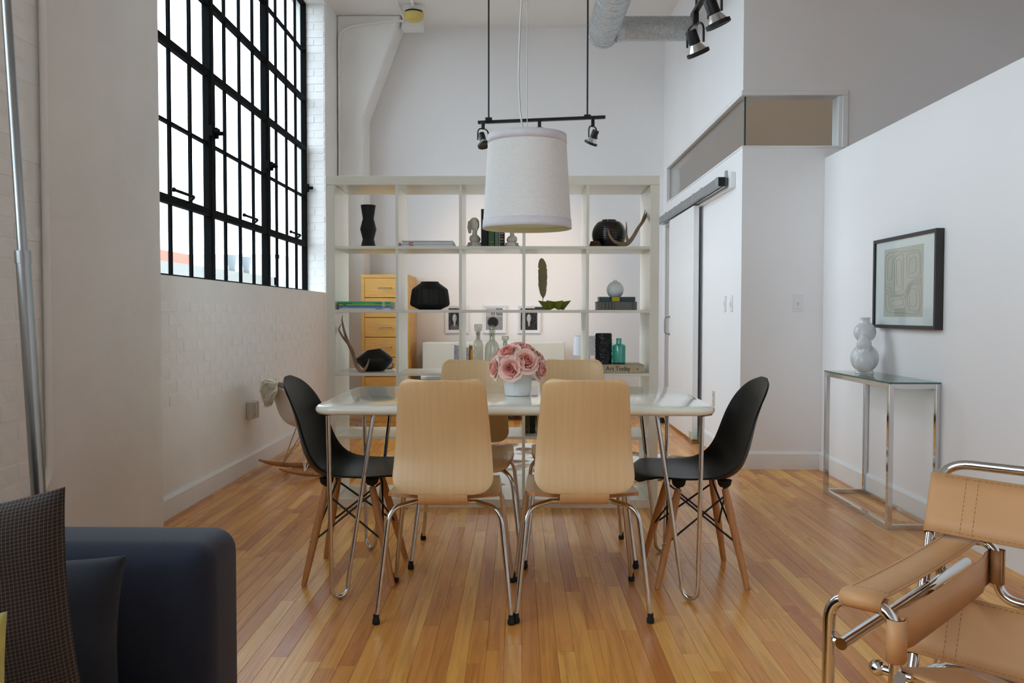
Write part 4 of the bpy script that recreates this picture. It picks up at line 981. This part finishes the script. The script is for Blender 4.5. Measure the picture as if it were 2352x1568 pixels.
def ph2(u, v):
    g = (.50 + .2 * rn.random()) if v < .6 else .74
    g = mixv(g, .2 + .5 * (math.sin(u * 46) * math.sin(v * 60) > 0), 1 if (u > .62 and v > .66) else 0)
    g = mixv(g, .08, blob(u, v, .42, .36, .36, .26)); g = mixv(g, .12, blob(u, v, .42, .74, .11, .13)); return mixv(g, .68, blob(u, v, .42, .70, .075, .10))
def ph3(u, v): return portrait(u, v, .5, .12, .16)
for i, (px, fn, lb) in enumerate(((1049, ph1, 'white-framed black and white portrait, left of three on the far wall'), (1135, ph2, 'white-framed black and white group photograph, middle of three on the far wall'), (1214.5, ph3, 'white-framed black and white portrait, right of three on the far wall'))):
    cx = (px - 1191.5) * 9.18 / 1955 + .0
    fr_ = E('picture_frame', lb, 'picture', (cx, YB, 1.03), 0, 'white photo frames on the far wall')
    mb = MB(); a, b, q = .126, .152, .02
    mb.box((-a, -.03, -b), (-a + q, 0, b)); mb.box((a - q, -.03, -b), (a, 0, b)); mb.box((-a + q, -.03, -b), (a - q, 0, -b + q)); mb.box((-a + q, -.03, b - q), (a - q, 0, b)); mb.build('frame', PHOTOW, fr_, smooth=False, bevel=.002)
    Bx('mat_board', (-a + .01, -.02, -b + .01), (a - .01, -.008, b - .01), PHOTOW, fr_, bevel=0)
    photo_grid('photograph', fn, .18, .235, 44, 56, fr_, (0, -.0206, 0))
# cowhide on the floor behind and under the shelf
rn2 = random.Random(5); poly = []
for i in range(64):
    a = 2 * PI * i / 64; k = 1 + .10 * math.cos(4 * a + .4) + .04 * math.sin(7 * a) + rn2.uniform(-.025, .025); poly.append((1.13 * k * math.cos(a), .92 * k * math.sin(a)))
tag(MB().prism(poly, 0.0005, .006).build('cowhide_rug', COW, smooth=False, loc=(.16, 6.15, 0)), 'brown and white cowhide rug on the boards behind the bookshelf', 'rug')

# ================================================================== ROSES IN A POT
pot = E('flower_pot', 'small white ribbed ceramic pot holding roses on the table', 'pot', (-.004, 3.545, .7485))
MB().lathe([(.0, .0005), (.0505, .0005), (.053, .004), (.0575, .05), (.0625, .108), (.0635, .112), (.0595, .112), (.055, .05), (0, .02)], n=96, mod=lambda a, i: 1 + (.018 * math.sin(26 * a + 2 * math.sin(5 * a)) + .008 * math.sin(61 * a) if 1 < i < 6 else 0)).build('body', POTCER, pot, smooth=50)
MB().lathe([(0, .098), (.057, .098)], n=24).build('foam', GREENL, pot)
PETALS = {}
def petal_mesh(key, r0, h, spread, flare, mat):
    clo = {'core': .6, 'in1': .35, 'in2': .15}.get(key, 0)
    if key in PETALS: return PETALS[key]
    mb = MB()
    def fn(u, v):
        t = -1 + 2 * u; wd = spread * (.45 + .55 * math.sin(min(1, v * 1.15) * PI * .5)); hh = h * (v ** .85) * (1 - .26 * abs(t) ** 3 * v)
        rad = r0 * (.3 + .7 * math.sin(PI * .5 * min(1, v * 1.25)) - clo * v ** 3) + flare * v ** 3 + .0010 * math.cos(t * 5) * v; a = t * wd
        if v > .8: hh -= flare * .9 * (v - .8) * 5 * .35
        return (rad * math.cos(a), rad * math.sin(a), hh)
    mb.grid(fn, 6, 5); PETALS[key] = mb.mesh('petal', mat, smooth=80); return PETALS[key]
LAY = [('core', .0045, .0295, 2.0, .0, PETIN, 3), ('in1', .0088, .0305, 1.15, .0, PETIN, 4), ('in2', .0128, .0305, .95, .0012, PETMD, 5), ('mid', .0172, .0285, .86, .004, PETMD, 6), ('out', .0222, .0245, .80, .009, PETOUT, 6), ('low', .0265, .0165, .76, .0145, PETOUT, 6)]
def rose(label, d, size, spin):
    d = Vector(d).normalized(); c = Vector((-.004, 3.545, .855)); p = c + Vector((d.x * .083, d.y * .083, d.z * .076))
    r = E('rose', label, 'flower', tuple(p), 0, 'pink roses in the white pot')
    r.rotation_mode = 'QUATERNION'; r.rotation_quaternion = Vector((0, 0, 1)).rotation_difference(d) @ Quaternion((0, 0, 1), spin); r.scale = (size * 1.08,) * 3
    k = 0
    for key, r0, h, spd, fl, mt, n in LAY:
        me = petal_mesh(key, r0, h, spd, fl, mt)
        for j in range(n):
            o = bpy.data.objects.new('petal', me); COL.objects.link(o); o.parent = r
            o.rotation_euler = (random.uniform(-.06, .06), random.uniform(-.06, .06), 2 * PI * j / n + k * .7); k += 1
    st = MB(); st.tube([(0, 0, 0), (0, 0, -.05)], .0022, 6); st.lathe([(0, -.006), (.008, -.003), (.011, .004), (.006, .004)], n=10); st.build('stem', GREENL, r)
ROS = [((-.28, -.95, .12), 1.28, .3, 'full pink rose at the front, left of centre above the pot'), ((.32, -.88, .42), 1.34, 1.1, 'largest pink rose at the front, right of centre'), ((-.42, -.55, .85), 1.3, 2.0, 'open blush rose at the upper left of the bouquet'),
       ((.38, -.3, 1.0), 1.2, .8, 'peach rose at the upper right of the bouquet'), ((-.05, .1, 1.2), 1.2, 1.7, 'pink rose at the very top of the bouquet'), ((-.95, -.35, .1), 1.22, .5, 'drooping blush rose at the far left of the bouquet'),
       ((.93, -.45, .05), 1.22, 2.4, 'drooping blush rose at the lower right of the bouquet'), ((.92, .05, .48), 1.15, 1.2, 'pink rose at the right edge behind the drooping one'), ((-.75, .25, .7), 1.15, .2, 'pink rose behind at the upper left'),
       ((.2, .9, .6), 1.2, .9, 'pink rose at the back of the bouquet, right of centre'), ((-.4, .9, .4), 1.2, .9, 'pink rose at the back of the bouquet, left of centre')]
for d, s, sp, lb in ROS: rose(lb, d, s, sp)

# ================================================================== PENDANT LAMP
pn = E('pendant_lamp', 'large white linen drum pendant lamp over the dining table', 'pendant lamp', (.033, 3.55, 1.44))
def openlathe(prof, name, mat, parent, solid, n=64):
    mb = MB(); k = len(prof); vs = [(r_ * math.cos(2 * PI * j / n), r_ * math.sin(2 * PI * j / n), z_) for r_, z_ in prof for j in range(n)]
    mb.add(vs, [(i * n + j, i * n + (j + 1) % n, (i + 1) * n + (j + 1) % n, (i + 1) * n + j) for i in range(k - 1) for j in range(n)]); return mb.build(name, mat, parent, solid=solid, smooth=60, fix=True)
H = .385; rb, rt = .183, .16
def rad(z_): return rb + (rt - rb) * z_ / H
openlathe([(rad(.04 * i / 1.0 * .25 * 38.5 / .385 * .01), 0) if 0 else (rad(H * i / 12), H * i / 12) for i in range(13)], 'shade', LINEN, pn, .002)
openlathe([(rad(0) + .002, 0), (rad(.012) + .0022, .012), (rad(.036) + .002, .036)], 'bottom_band', BAND, pn, .0016)
openlathe([(rad(H - .036) + .002, H - .036), (rad(H) + .002, H)], 'top_band', BAND, pn, .0016)
openlathe([(rad(0) - .003, .002), (rad(H) - .003, H - .002)], 'lining', M('cream_shade_lining', (232, 224, 176), .8), pn, .001)
MB().lathe([(0, .022), (rad(.02) - .006, .022), (rad(.02) - .006, .025), (0, .025)], n=48).build('diffuser', M('cream_diffuser', (236, 230, 190), .6), pn)
sp = MB(); [sp.tube([(0, 0, H - .03), ((rad(H) - .004) * math.cos(a), (rad(H) - .004) * math.sin(a), H - .012)], .002, 6) for a in (0, 2.1, 4.2)]; sp.build('spider', STEEL, pn)
MB().tube([(.0, 0, H - .03), (.0, 0, CZ - 1.44)], .0014, 6).build('steel_cable', STEEL, pn)
MB().tube(spl([(-.005, 0, H - .03), (-.024, -.01, H + .06), (-.035, -.01, H + .22), (-.03, 0, H + .45), (-.02, .0, H + .65), (-.012, 0, 1.6), (0, 0, CZ - 1.44)], 8), .0035, 8).build('cord', M('clear_silver_cord', (206, 206, 204), .25), pn)
MB().lathe([(.06, CZ - 1.44 - .03), (.065, CZ - 1.44 - .005), (.065, CZ - 1.44)], n=32).build('canopy', TRIM, pn)

# ================================================================== TRACK LIGHTS
def spot_head(parent, loc, aim, s=1.0):
    """yoke, can and lamp hanging from the track"""
    aim = Vector(aim).normalized(); h = MB().box((-.012, -.012, -.05), (.012, .012, 0)).build('spotlight', BLKMET, parent, smooth=False, bevel=.003); h.location = loc; h.scale = (s, s, s)
    side = aim.cross(Vector((0, 0, 1))); side = side.normalized() if side.length > .05 else Vector((1, 0, 0))
    c = Vector((0, 0, -.13))
    y = MB(); P = fil([c + side * .048 - Vector((0, 0, .0)), c + side * .048 + Vector((0, 0, .085)), c - side * .048 + Vector((0, 0, .085)), c - side * .048], .045); y.tube(P, .005, 8); y.build('yoke', BLKMET, h)
    q = Vector((0, 0, 1)).rotation_difference(aim).to_matrix().to_4x4(); q.translation = c
    MB().lathe([(.0, -.06), (.022, -.06), (.024, -.055), (.024, -.005), (.02, 0)], n=20).xf(q).build('can', BLKMET, h)
    MB().lathe([(.02, -.006), (.034, .018), (.04, .03)], n=24).xf(q).build('reflector', M('silver_lamp', (210, 210, 206), .2, .7) if 'silver_lamp' not in MATS else MATS['silver_lamp'], h)
    MB().lathe([(.041, .026), (.048, .028), (.048, .042), (.043, .044), (.036, .04), (0, .037)], n=24).xf(q).build('rim', BLKMET, h)
    return h
tk = E('track_light', 'black track with three spotlights hung on rods beyond the bookshelf', 'track light', (.18, 7.0, 2.668), .0)
bar = MB().box((-.52, -.018, -.012), (.52, .018, .012)).build('track', BLKMET, tk, smooth=False, bevel=.003); bar.rotation_euler = (0, -.028, -.06)
for x in (-.43, .375):
    MB().tube([(x, 0, .012 + x * .028), (x, 0, CZ - 2.668)], .007, 8).build('rod', BLKMET, tk); Bx('clamp', (x - .028, -.022, x * .028), (x + .028, .022, x * .028 + .03), BLKMET, tk, bevel=.006)
spot_head(tk, (-.475, 0, -.02), (.25, -.3, -.9), 1.15); mid_head = spot_head(tk, (-.015, 0, -.01), (-.2, 2.2, -1.08), 1.15); spot_head(tk, (.42, 0, .0), (-.35, .3, -.85), 1.15)
sl = bpy.data.lights.new('spot_beam', 'SPOT'); sl.energy = 75; sl.color = (1, .72, .48); sl.spot_size = 1.05; sl.spot_blend = .9; sl.shadow_soft_size = .04
so_ = bpy.data.objects.new('spot_beam', sl); COL.objects.link(so_); so_.location = (.165 - .005, 7.07, 2.49); so_.rotation_mode = 'QUATERNION'; so_.rotation_quaternion = Vector((0, 0, -1)).rotation_difference(Vector((-.2, 2.13, -1.0)).normalized())
t2 = E('track_light', 'black ceiling track with spotlights near the top right corner', 'track light', (1.055, 4.35, 2.9))
Bx('track', (-.016, -1.1, -.012), (.016, .9, .012), BLKMET, t2, bevel=.003)
for y in (-.7, .8): MB().tube([(-.0, y, .012), (-.0, y, CZ - 2.9)], .007, 8).build('rod', BLKMET, t2)
spot_head(t2, (0, .82, -.01), (.4, .25, -.88), 1.45); spot_head(t2, (.0, .31, -.01), (.4, .12, -.9), 1.45); spot_head(t2, (0, -.5, -.01), (.4, -.1, -.9), 1.45)

# ================================================================== DUCT
dt = E('air_duct', 'galvanised spiral ventilation duct with side branch under the ceiling', 'duct', (.75, 7.72, 3.6))
def duct(name, a, b, r_, pitch, axis):
    a, b = Vector(a), Vector(b); L = (b - a).length; d = (b - a).normalized(); n = 40
    m = Matrix.Translation(a) @ Vector((0, 0, 1)).rotation_difference(d).to_matrix().to_4x4()
    o = MB().lathe([(r_, 0), (r_, L)], n=n).xf(m).build(name, GALV, dt, smooth=60)
    k = int(L / pitch * 24); hx = [(r_ * math.cos(2 * PI * i / 24), r_ * math.sin(2 * PI * i / 24), min(L, .01 + pitch * i / 24)) for i in range(k)]
    MB().tube(hx, .0028, 5).xf(m).build('spiral_seam', GALV, o)
    return o
duct('main_duct', (0, 0, 0), (0, -9.5, 0), .135, .16, 'y')
MB().lathe([(0, 0), (.132, 0), (.140, .006), (.140, .05), (.135, .05)], (0, -.045, 0), 36, 'y').build('end_cap', GALV, dt)
duct('branch_duct', (.1, -.12, .0), (.8, -.12, .0), .105, .13, 'x')
MB().lathe([(.118, 0), (.112, .05), (.106, .06)], (.11, -.12, 0), 36, 'x').build('collar', GALV, dt)
for y in (-1.5, -4.5, -7.5): MB().tube([(0, y, .135), (0, y, CZ - 3.6)], .006, 6).build('hanger', STEEL, dt)

# ================================================================== CONSOLE TABLE, VASE, ART
cs = E('console_table', 'slim chrome console table with glass top by the right wall', 'table', (1.99, 4.73, 0))
q = .0125; xs, ys = .118, .44; zt = .738
legs = [(-xs, -ys), (-xs, ys), (xs, ys - .0), (xs, -ys)]
for x, y in legs: Bx('leg', (x - q, y - q, 0), (x + q, y + q, zt), CHROME, cs, bevel=.001)
for z0 in (0.0, zt - 2 * q):
    Bx('rail', (-xs - q, -ys + q, z0), (-xs + q, ys - q, z0 + 2 * q), CHROME, cs, bevel=.001); Bx('rail', (xs - q, -ys + q, z0), (xs + q, ys - q, z0 + 2 * q), CHROME, cs, bevel=.001)
    Bx('rail', (-xs + q, -ys - q, z0), (xs - q, -ys + q, z0 + 2 * q), CHROME, cs, bevel=.001); Bx('rail', (-xs + q, ys - q, z0), (xs - q, ys + q, z0 + 2 * q), CHROME, cs, bevel=.001)
gt = Bx('glass_top', (-xs - q, -ys - q - .005, zt + .001), (xs + q - .005, ys + q + .005, zt + .009), CGLASS, cs, bevel=.001)
em = MB(); em.box((-xs - q - .0008, -ys - q - .006, zt + .001), (-xs - q + .0003, ys + q + .006, zt + .0085)); em.box((-xs - q, -ys - q - .0062, zt + .001), (xs + q - .005, -ys - q - .005, zt + .0085)); em.build('glass_edge', M('green_edge', (52, 104, 92), .15), gt, smooth=False)
vz = E('bubble_vase', 'white glazed vase of clustered round lobes on the glass console', 'vase', (2.0, 4.93, .748))
vb = MB()
def egg(c, rx, rz): vb.ball(c, (rx, rx * .85, rz), 20, 12)
egg((.006, .02, .085), .080, .084); egg((.006, .02, .235), .063, .062); egg((-.022, -.042, .068), .056, .066); egg((-.02, -.036, .168), .042, .045)
vb.lathe([(.055, .0), (.045, .02)], (-.005, -.005, 0), 20); vb.lathe([(.031, .285), (.028, .305), (.031, .323), (.024, .323), (.022, .30)], (.006, .02, 0), 8); vb.lathe([(.02, .205), (.017, .214), (.02, .224)], (-.02, -.036, 0), 8); vb.lathe([(.03, .125), (.028, .14)], (-.021, -.04, 0), 16)
vb.build('body', WHTCER, vz, remesh=.0036)
ar = E('framed_artwork', 'black-framed abstract line drawing on the right wall', 'picture', (XP, 4.65, 1.264), -PI / 2)
a, b, fw, fd = .378, .254, .019, .042
mb = MB(); mb.box((-a, -fd, -b), (-a + fw, 0, b)); mb.box((a - fw, -fd, -b), (a, 0, b)); mb.box((-a + fw, -fd, -b), (a - fw, 0, -b + fw)); mb.box((-a + fw, -fd, b - fw), (a - fw, 0, b)); mb.build('frame', ARTBLK, ar, smooth=False, bevel=.0015)
Bx('mat_board', (-a + fw - .002, -.03, -b + fw - .002), (a - fw + .002, -.006, b - fw + .002), MATB, ar, bevel=0)
pr2 = Bx('print', (-.245, -.0312, -.19), (.225, -.0298, .19), PRINT, ar, bevel=0)
ln = MB()
def loop(x0, z0, x1, z1, r_, wob):
    P = [(x + .006 * math.sin(z_ * 37 + wob), z_ + .006 * math.sin(x * 29 + wob * 2)) for x, z_ in rrect(x0, z0, x1, z1, r_, 6)]; P.append(P[0]); ln.tube([(x, -.0316, z_) for x, z_ in P], .0011, 5, cap=False)
def arc(pts): ln.tube([(x, -.0316, z_) for x, z_ in [(p[0], p[1]) for p in spl(pts, 6)]], .0011, 5)
loop(-.225, -.17, .205, .165, .05, .3); loop(-.11, -.055, .0, .15, .03, 1.0); loop(-.085, -.03, -.025, .12, .02, 2.0); loop(.04, .02, .19, .15, .03, .7); loop(.07, .045, .15, .125, .02, 1.4); loop(-.2, .02, -.14, .15, .02, 2.2)
loop(.05, -.155, .19, -.01, .04, .1); loop(.075, -.13, .16, -.035, .03, .9); loop(-.18, -.15, .03, -.075, .03, .5); loop(-.15, -.13, .0, -.095, .015, 1.3)
for k in range(4): arc([(-.215, -.0 - k * .018), (-.17, -.012 - k * .02), (-.13, -.05 - k * .01), (-.05, -.07 - k * .004), (.03, -.05 - k * .014), (.1, .0 - k * .008), (.2, .012 - k * .01)])
ln.build('line_drawing', INK, pr2, smooth=60)
Bx('glazing', (-a + fw, -.036, -b + fw), (a - fw, -.034, b - fw), WGLASS, ar, bevel=0)

# ================================================================== SLING ARMCHAIR (bottom right)
wc = E('sling_armchair', 'tan leather sling armchair on a chrome tube frame', 'chair', (.600, 1.631, 0)); wc.rotation_euler = (0, 0, math.atan2(-.693, .721))
# local x = across the chair (towards its other arm), local y = front to back
TR = .0118; AW = .125; AZ = .55; DD = .64; WD = .78
def mirror(pts, s): return [(x if s == 0 else WD - x, y, z_) for x, y, z_ in pts]
for s in (0, 1):
    fo_ = MB().tube(fil(mirror([(AW, .35, .16), (AW, 0, .16), (AW, 0, AZ), (0, 0, AZ), (0, 0, TR), (0, DD, TR), (0, DD, AZ), (AW, DD, AZ), (AW, DD, .413), (WD / 2, DD, .413)], s), .055), TR, 14).build('arm_frame', CHROME, wc)
    MB().tube(mirror([(.029, -.012, .462), (.029, DD + .1, .462)], s), TR, 14).build('side_tube', CHROME, wc)
    MB().tube(mirror([(.004, 0, .462), (.029, 0, .462)], s), .006, 8).build('bolt', CHROME, fo_)
    # leather: armrest strap and side panel, each with sleeves around the tubes
    am = MB(); x0, x1 = mirror([(.024, 0, 0)], s)[0][0], mirror([(AW - .022, 0, 0)], s)[0][0]
    sec = [(-TR - .004, AZ - .002), (-TR - .001, AZ + .009), (0, AZ + TR + .003), (.02, AZ + TR + .002)] + [(y_, AZ + TR + .001 - .006 * math.sin(PI * y_ / DD)) for y_ in [.05 + .05 * i for i in range(12)]] + [(DD, AZ + TR + .003), (DD + TR + .001, AZ + .008), (DD + TR + .003, AZ - .003), (DD + .006, AZ - TR - .004), (DD - .02, AZ + .004)]
    sec = [(.025, AZ + .006), (.004, AZ - TR - .003), (-.006, AZ - TR - .002)] + sec
    am.add([(x0, y_, z_) for y_, z_ in sec] + [(x1, y_, z_) for y_, z_ in sec], [(i, i + 1, len(sec) + i + 1, len(sec) + i) for i in range(len(sec) - 1)])
    arm = am.build('armrest_strap', LEATHER, wc, smooth=50, solid=.0028)
    stc = MB()
    for xx in (x0 + (.006 if s == 0 else -.006), x1 - (.006 if s == 0 else -.006)):
        for i in range(46):
            y_ = .03 + i * .0118; zz = AZ + TR + .0030 - .006 * math.sin(PI * y_ / DD); stc.box((xx - .0006, y_, zz - .0006), (xx + .0006, y_ + .007, zz + .0004))
    for xx in range(9): 
        for yy in (.028, .036): stc.box((min(x0, x1) + .006 + xx * .0085, yy, AZ + TR + .0012), (min(x0, x1) + .011 + xx * .0085, yy + .001, AZ + TR + .0026))
    stc.build('stitching', STITCH, arm, smooth=False)['kind'] = 'stuff'
    pm_ = MB(); zb, zt_ = .452, .532; sgn = 1 if s == 0 else -1; xc = mirror([(AW, 0, 0)], s)[0][0]; e_ = TR + .003
    sec = [(xc - sgn * .002 + sgn * e_, .02), (xc + sgn * e_, .0)] + [(xc + sgn * e_ * math.cos(a), -e_ * math.sin(a)) for a in [PI * i / 8 for i in range(1, 8)]] + [(xc - sgn * e_, 0), (xc - sgn * e_ * .9, .05), (xc - sgn * .004, .1), (xc - sgn * .002, .3), (xc - sgn * .004, .54), (xc - sgn * e_ * .9, .59), (xc - sgn * e_, DD)] + [(xc - sgn * e_ * math.cos(a), DD + e_ * math.sin(a)) for a in [PI * i / 8 for i in range(1, 9)]] + [(xc + sgn * e_ * .9, DD - .02)]
    pm_.add([(x, y, zb) for x, y in sec] + [(x, y, zt_) for x, y in sec], [(i, i + 1, len(sec) + i + 1, len(sec) + i) for i in range(len(sec) - 1)]); 
    for yy in (0, DD):
        pm_.add([(xc + e_ * math.cos(2 * PI * i / 18), yy + e_ * math.sin(2 * PI * i / 18), z_) for z_ in (zb, zt_) for i in range(19)], [(i, i + 1, 19 + i + 1, 19 + i) for i in range(18)])
    pm_.build('side_strap', LEATHER, wc, smooth=50, solid=.0028)
# back: a leaning hoop with a wide sling above and a lower one by the seat
HA, HB = Vector((.03, .36, .28)), Vector((-.012, .66, .722))
def hp(z_): return HA.lerp(HB, (z_ - HA.z) / (HB.z - HA.z))
hoop = fil([tuple(HA), tuple(HB), (WD - HB.x, HB.y, HB.z), (WD - HA.x, HA.y, HA.z)], .075, 10)
MB().tube(hoop, TR, 14).build('back_hoop', CHROME, wc)
def back_sling(name, z0, z1):
    rows = [z0 + (z1 - z0) * i / 4 for i in range(5)]; N_ = 24; e_ = TR + .0035
    fwd = Vector((0, -(HB.z - HA.z), HB.y - HA.y)).normalized()
    def pt(u, z_, lift=0):
        h = hp(z_); return Vector((h.x + (WD - 2 * h.x) * u, h.y, z_)) + fwd * (e_ - .02 * math.sin(PI * u) + lift)
    mb = MB(); mb.add([pt(i / N_, z_) for z_ in rows for i in range(N_ + 1)], [(j * (N_ + 1) + i, j * (N_ + 1) + i + 1, (j + 1) * (N_ + 1) + i + 1, (j + 1) * (N_ + 1) + i) for j in range(4) for i in range(N_)])
    for sd in (0, 1):
        v2 = []
        for z_ in rows:
            h = hp(z_); xc = h.x if sd == 0 else WD - h.x; sg = -1 if sd == 0 else 1
            for i in range(11):
                a = PI / 2 - PI * 1.1 * i / 10; v2.append(Vector((xc + sg * e_ * math.cos(a), h.y, z_)) + fwd * e_ * math.sin(a))
        mb.add(v2, [(j * 11 + i, j * 11 + i + 1, (j + 1) * 11 + i + 1, (j + 1) * 11 + i) for j in range(4) for i in range(10)])
    o = mb.build(name, LEATHER, wc, smooth=50, solid=.003)
    st_ = MB()
    def stitch(p, d): 
        st_.tube([p - d * .0035, p + d * .0035], .0007, 4)
    for i in range(62):
        u = .03 + .94 * i / 61
        for z_ in (z0 + .006, z1 - .006): stitch(pt(u, z_, .002), Vector((1, 0, 0)))
    up = (HB - HA).normalized()
    for u in (.085, .118, 1 - .085, 1 - .118):
        for i in range(int((z1 - z0) / .0095)): stitch(pt(u, z0 + .006 + i * .0095, .002), up)
    st_.build('stitching', STITCH, o, smooth=False)['kind'] = 'stuff'
back_sling('back_sling', .565, .692); back_sling('lower_back_sling', .325, .45)
# seat: sling sloping down to the back between two rails
SL = lambda y_: .437 - .305 * y_
for s in (0, 1):
    MB().tube(mirror([(AW + .012, -.012, SL(-.012) - TR), (AW + .012, .52, SL(.52) - TR)], s), TR, 14).build('seat_rail', CHROME, wc)
    MB().ball(mirror([(AW - .032, .0, .432)], s)[0], .0155, 14, 10).build('end_knob', CHROME, wc)
    MB().tube(mirror([(AW - .032, 0, .432), (AW + .03, 0, .43)], s), .009, 12).build('knob_shank', CHROME, wc)
MB().tube(fil([(.03, .36, .28), (.05, .5, .275), (WD - .05, .5, .275), (WD - .03, .36, .28)], .06), TR, 12).build('rear_tube', CHROME, wc)
MB().tube([(AW + .01, .03, .40), (WD - AW - .01, .03, .40)], TR * .8, 12).build('front_tube', CHROME, wc)
sm = MB(); x0, x1 = AW + .012 - TR - .003, WD - AW - .012 + TR + .003
def seatp(u, v):
    x = x0 + (x1 - x0) * u; y_ = .0 + .49 * v; z_ = SL(y_) + .004 - .03 * math.sin(PI * u)
    return (x, y_, z_)
sm.grid(seatp, 24, 10); sm.build('seat_sling', LEATHER, wc, smooth=50, solid=.003)

# ================================================================== SOFA, CUSHIONS, FLOOR LAMP (bottom left)
sf = E('sofa', 'dark navy fabric sofa with a rounded arm in the left foreground', 'sofa', (-1.1, 1.0, 0))
def softbox(name, a, b, r_, mat, parent, seg=6, vert=True):
    (x0, y0, z0), (x1, y1, z1) = a, b
    bm = bmesh.new(); bmesh.ops.create_cube(bm, size=1); bmesh.ops.scale(bm, vec=(x1 - x0, y1 - y0, z1 - z0), verts=bm.verts); bmesh.ops.translate(bm, vec=((x0 + x1) / 2, (y0 + y1) / 2, (z0 + z1) / 2), verts=bm.verts)
    bmesh.ops.bevel(bm, geom=bm.edges[:] + bm.verts[:], offset=r_, segments=seg, profile=.5, affect='EDGES')
    me = bpy.data.meshes.new(name); bm.to_mesh(me); bm.free(); me.materials.append(mat)
    for p in me.polygons: p.use_smooth = True
    o = bpy.data.objects.new(name, me); COL.objects.link(o); o.parent = parent; return o
am_ = softbox('arm', (-.32, .68, .07), (.483, .88, .622), .05, NAVY, sf)
softbox('arm', (-.32, -.97, .07), (.483, -.77, .60), .05, NAVY, sf)
softbox('back_panel', (-.55, -.97, .07), (-.3, .88, .74), .06, NAVY, sf)
softbox('seat_base', (-.31, -.775, .09), (.45, .685, .22), .02, NAVY, sf); softbox('seat_cushion', (-.295, -.765, .222), (.46, -.047, .335), .03, NAVY, sf); softbox('seat_cushion', (-.295, -.043, .222), (.46, .675, .335), .03, NAVY, sf)
for x in (-.48, .44):
    for y in (-.88, .80): MB().lathe([(.018, 0), (.024, .07), (.024, .08)], (x, y, 0), 14).build('leg', MAPLE, sf)
def cushion(name, label, mat, size, thick, loc, rot, seed=0):
    rn_ = random.Random(seed); w_, h_ = size; nu = 28; mb = MB(); uv = []
    ph = [rn_.uniform(0, 6) for _ in range(4)]
    def P(u, v, side):
        a, b_ = -1 + 2 * u, -1 + 2 * v; t = ((1 - abs(a) ** 2.6) * (1 - abs(b_) ** 2.6)) ** .55
        pin = 1 - .07 * (1 - abs(b_) ** 2) * abs(a) ** 3; pin2 = 1 - .07 * (1 - abs(a) ** 2) * abs(b_) ** 3
        wr = .004 * math.sin(5 * a + ph[0] + 3 * b_) + .003 * math.sin(9 * b_ + ph[1] + 4 * a)
        return (w_ / 2 * a * pin, side * (thick / 2 * t + wr * t), h_ / 2 * b_ * pin2)
    for side in (-1, 1): mb.grid(lambda u, v: P(u, v, side), nu, nu)
    o = mb.build(name, mat, None, smooth=80, fix=False)
    uvl = o.data.uv_layers.new(name='UVMap'); n_ = nu + 1
    for lp_ in o.data.loops:
        k = lp_.vertex_index % (n_ * n_); uvl.data[lp_.index].uv = ((k // n_) / nu * w_ / .45, (k % n_) / nu * h_ / .45)
    bm = bmesh.new(); bm.from_mesh(o.data); bmesh.ops.remove_doubles(bm, verts=bm.verts, dist=1e-5); bmesh.ops.recalc_face_normals(bm, faces=bm.faces); bm.to_mesh(o.data); bm.free()
    o.location = loc; o.rotation_euler = rot
    return tag(o, label, 'cushion')
cushion('cushion', 'brown checked wool cushion standing on the sofa', PLAID, (.46, .44), .13, (-.925, 1.30, .56), (-.1, -.13, .22), 1)
cushion('cushion', 'plain slate navy cushion between the checked cushion and the sofa arm', NAVY2, (.40, .30), .12, (-.95, 1.585, .475), (-.1, .0, .06), 2)
cushion('cushion', 'yellow-green velvet cushion at the lower left edge', LIME, (.36, .34), .12, (-.84, 1.06, .505), (-.1, -.08, .3), 3)
fl = E('floor_lamp', 'slender brushed steel floor lamp pole leaning behind the sofa', 'lamp', (-1.43, 2.5, 0))
MB().lathe([(.0, 0), (.14, 0), (.14, .02), (.13, .028), (0, .03)], n=40).build('base', STEEL, fl)
def lp3(t): return Vector((.03 - .115 * t, 0, .03 + 2.35 * t))
MB().tube([lp3(0), lp3(.5 * 2.0 * .525)], .0205, 18).build('lower_pole', STEEL, fl)
MB().tube([lp3(.512), lp3(.528)], .0225, 18).build('collar', STEEL, fl)
MB().tube([lp3(.5)] + [lp3(.5 + .05 * i) for i in range(1, 11)] + [tuple(lp3(1.0) + Vector((-.02, -.05, .06))), tuple(lp3(1.0) + Vector((-.03, -.14, .09)))], .0135, 14).build('upper_pole', STEEL, fl)
hm = MB(); hm.lathe([(.02, .0), (.06, -.02), (.1, -.07), (.11, -.12)], tuple(lp3(1.0) + Vector((-.03, -.16, .1))), 28); hm.build('lamp_head', STEEL, fl)
# unseen globe lamp, added to brighten the room behind the corner glass
cl = E('added_room_lamp', 'plain ceiling globe lamp in the room behind the corner glass', 'lamp', (2.9, 7.4, CZ))
MB().lathe([(.07, -.03), (.075, 0)], n=24).build('canopy', TRIM, cl)
MB().tube([(0, 0, -.03), (0, 0, -.4)], .006, 8).build('stem', STEEL, cl)
gm = bpy.data.materials.new('added_globe_glow'); gm.use_nodes = True; gb = gm.node_tree.nodes['Principled BSDF']; gb.inputs['Emission Color'].default_value = (1, .8, .58, 1); gb.inputs['Emission Strength'].default_value = 14
MB().ball((0, 0, -.5), .12, 24, 14).build('globe', gm, cl)
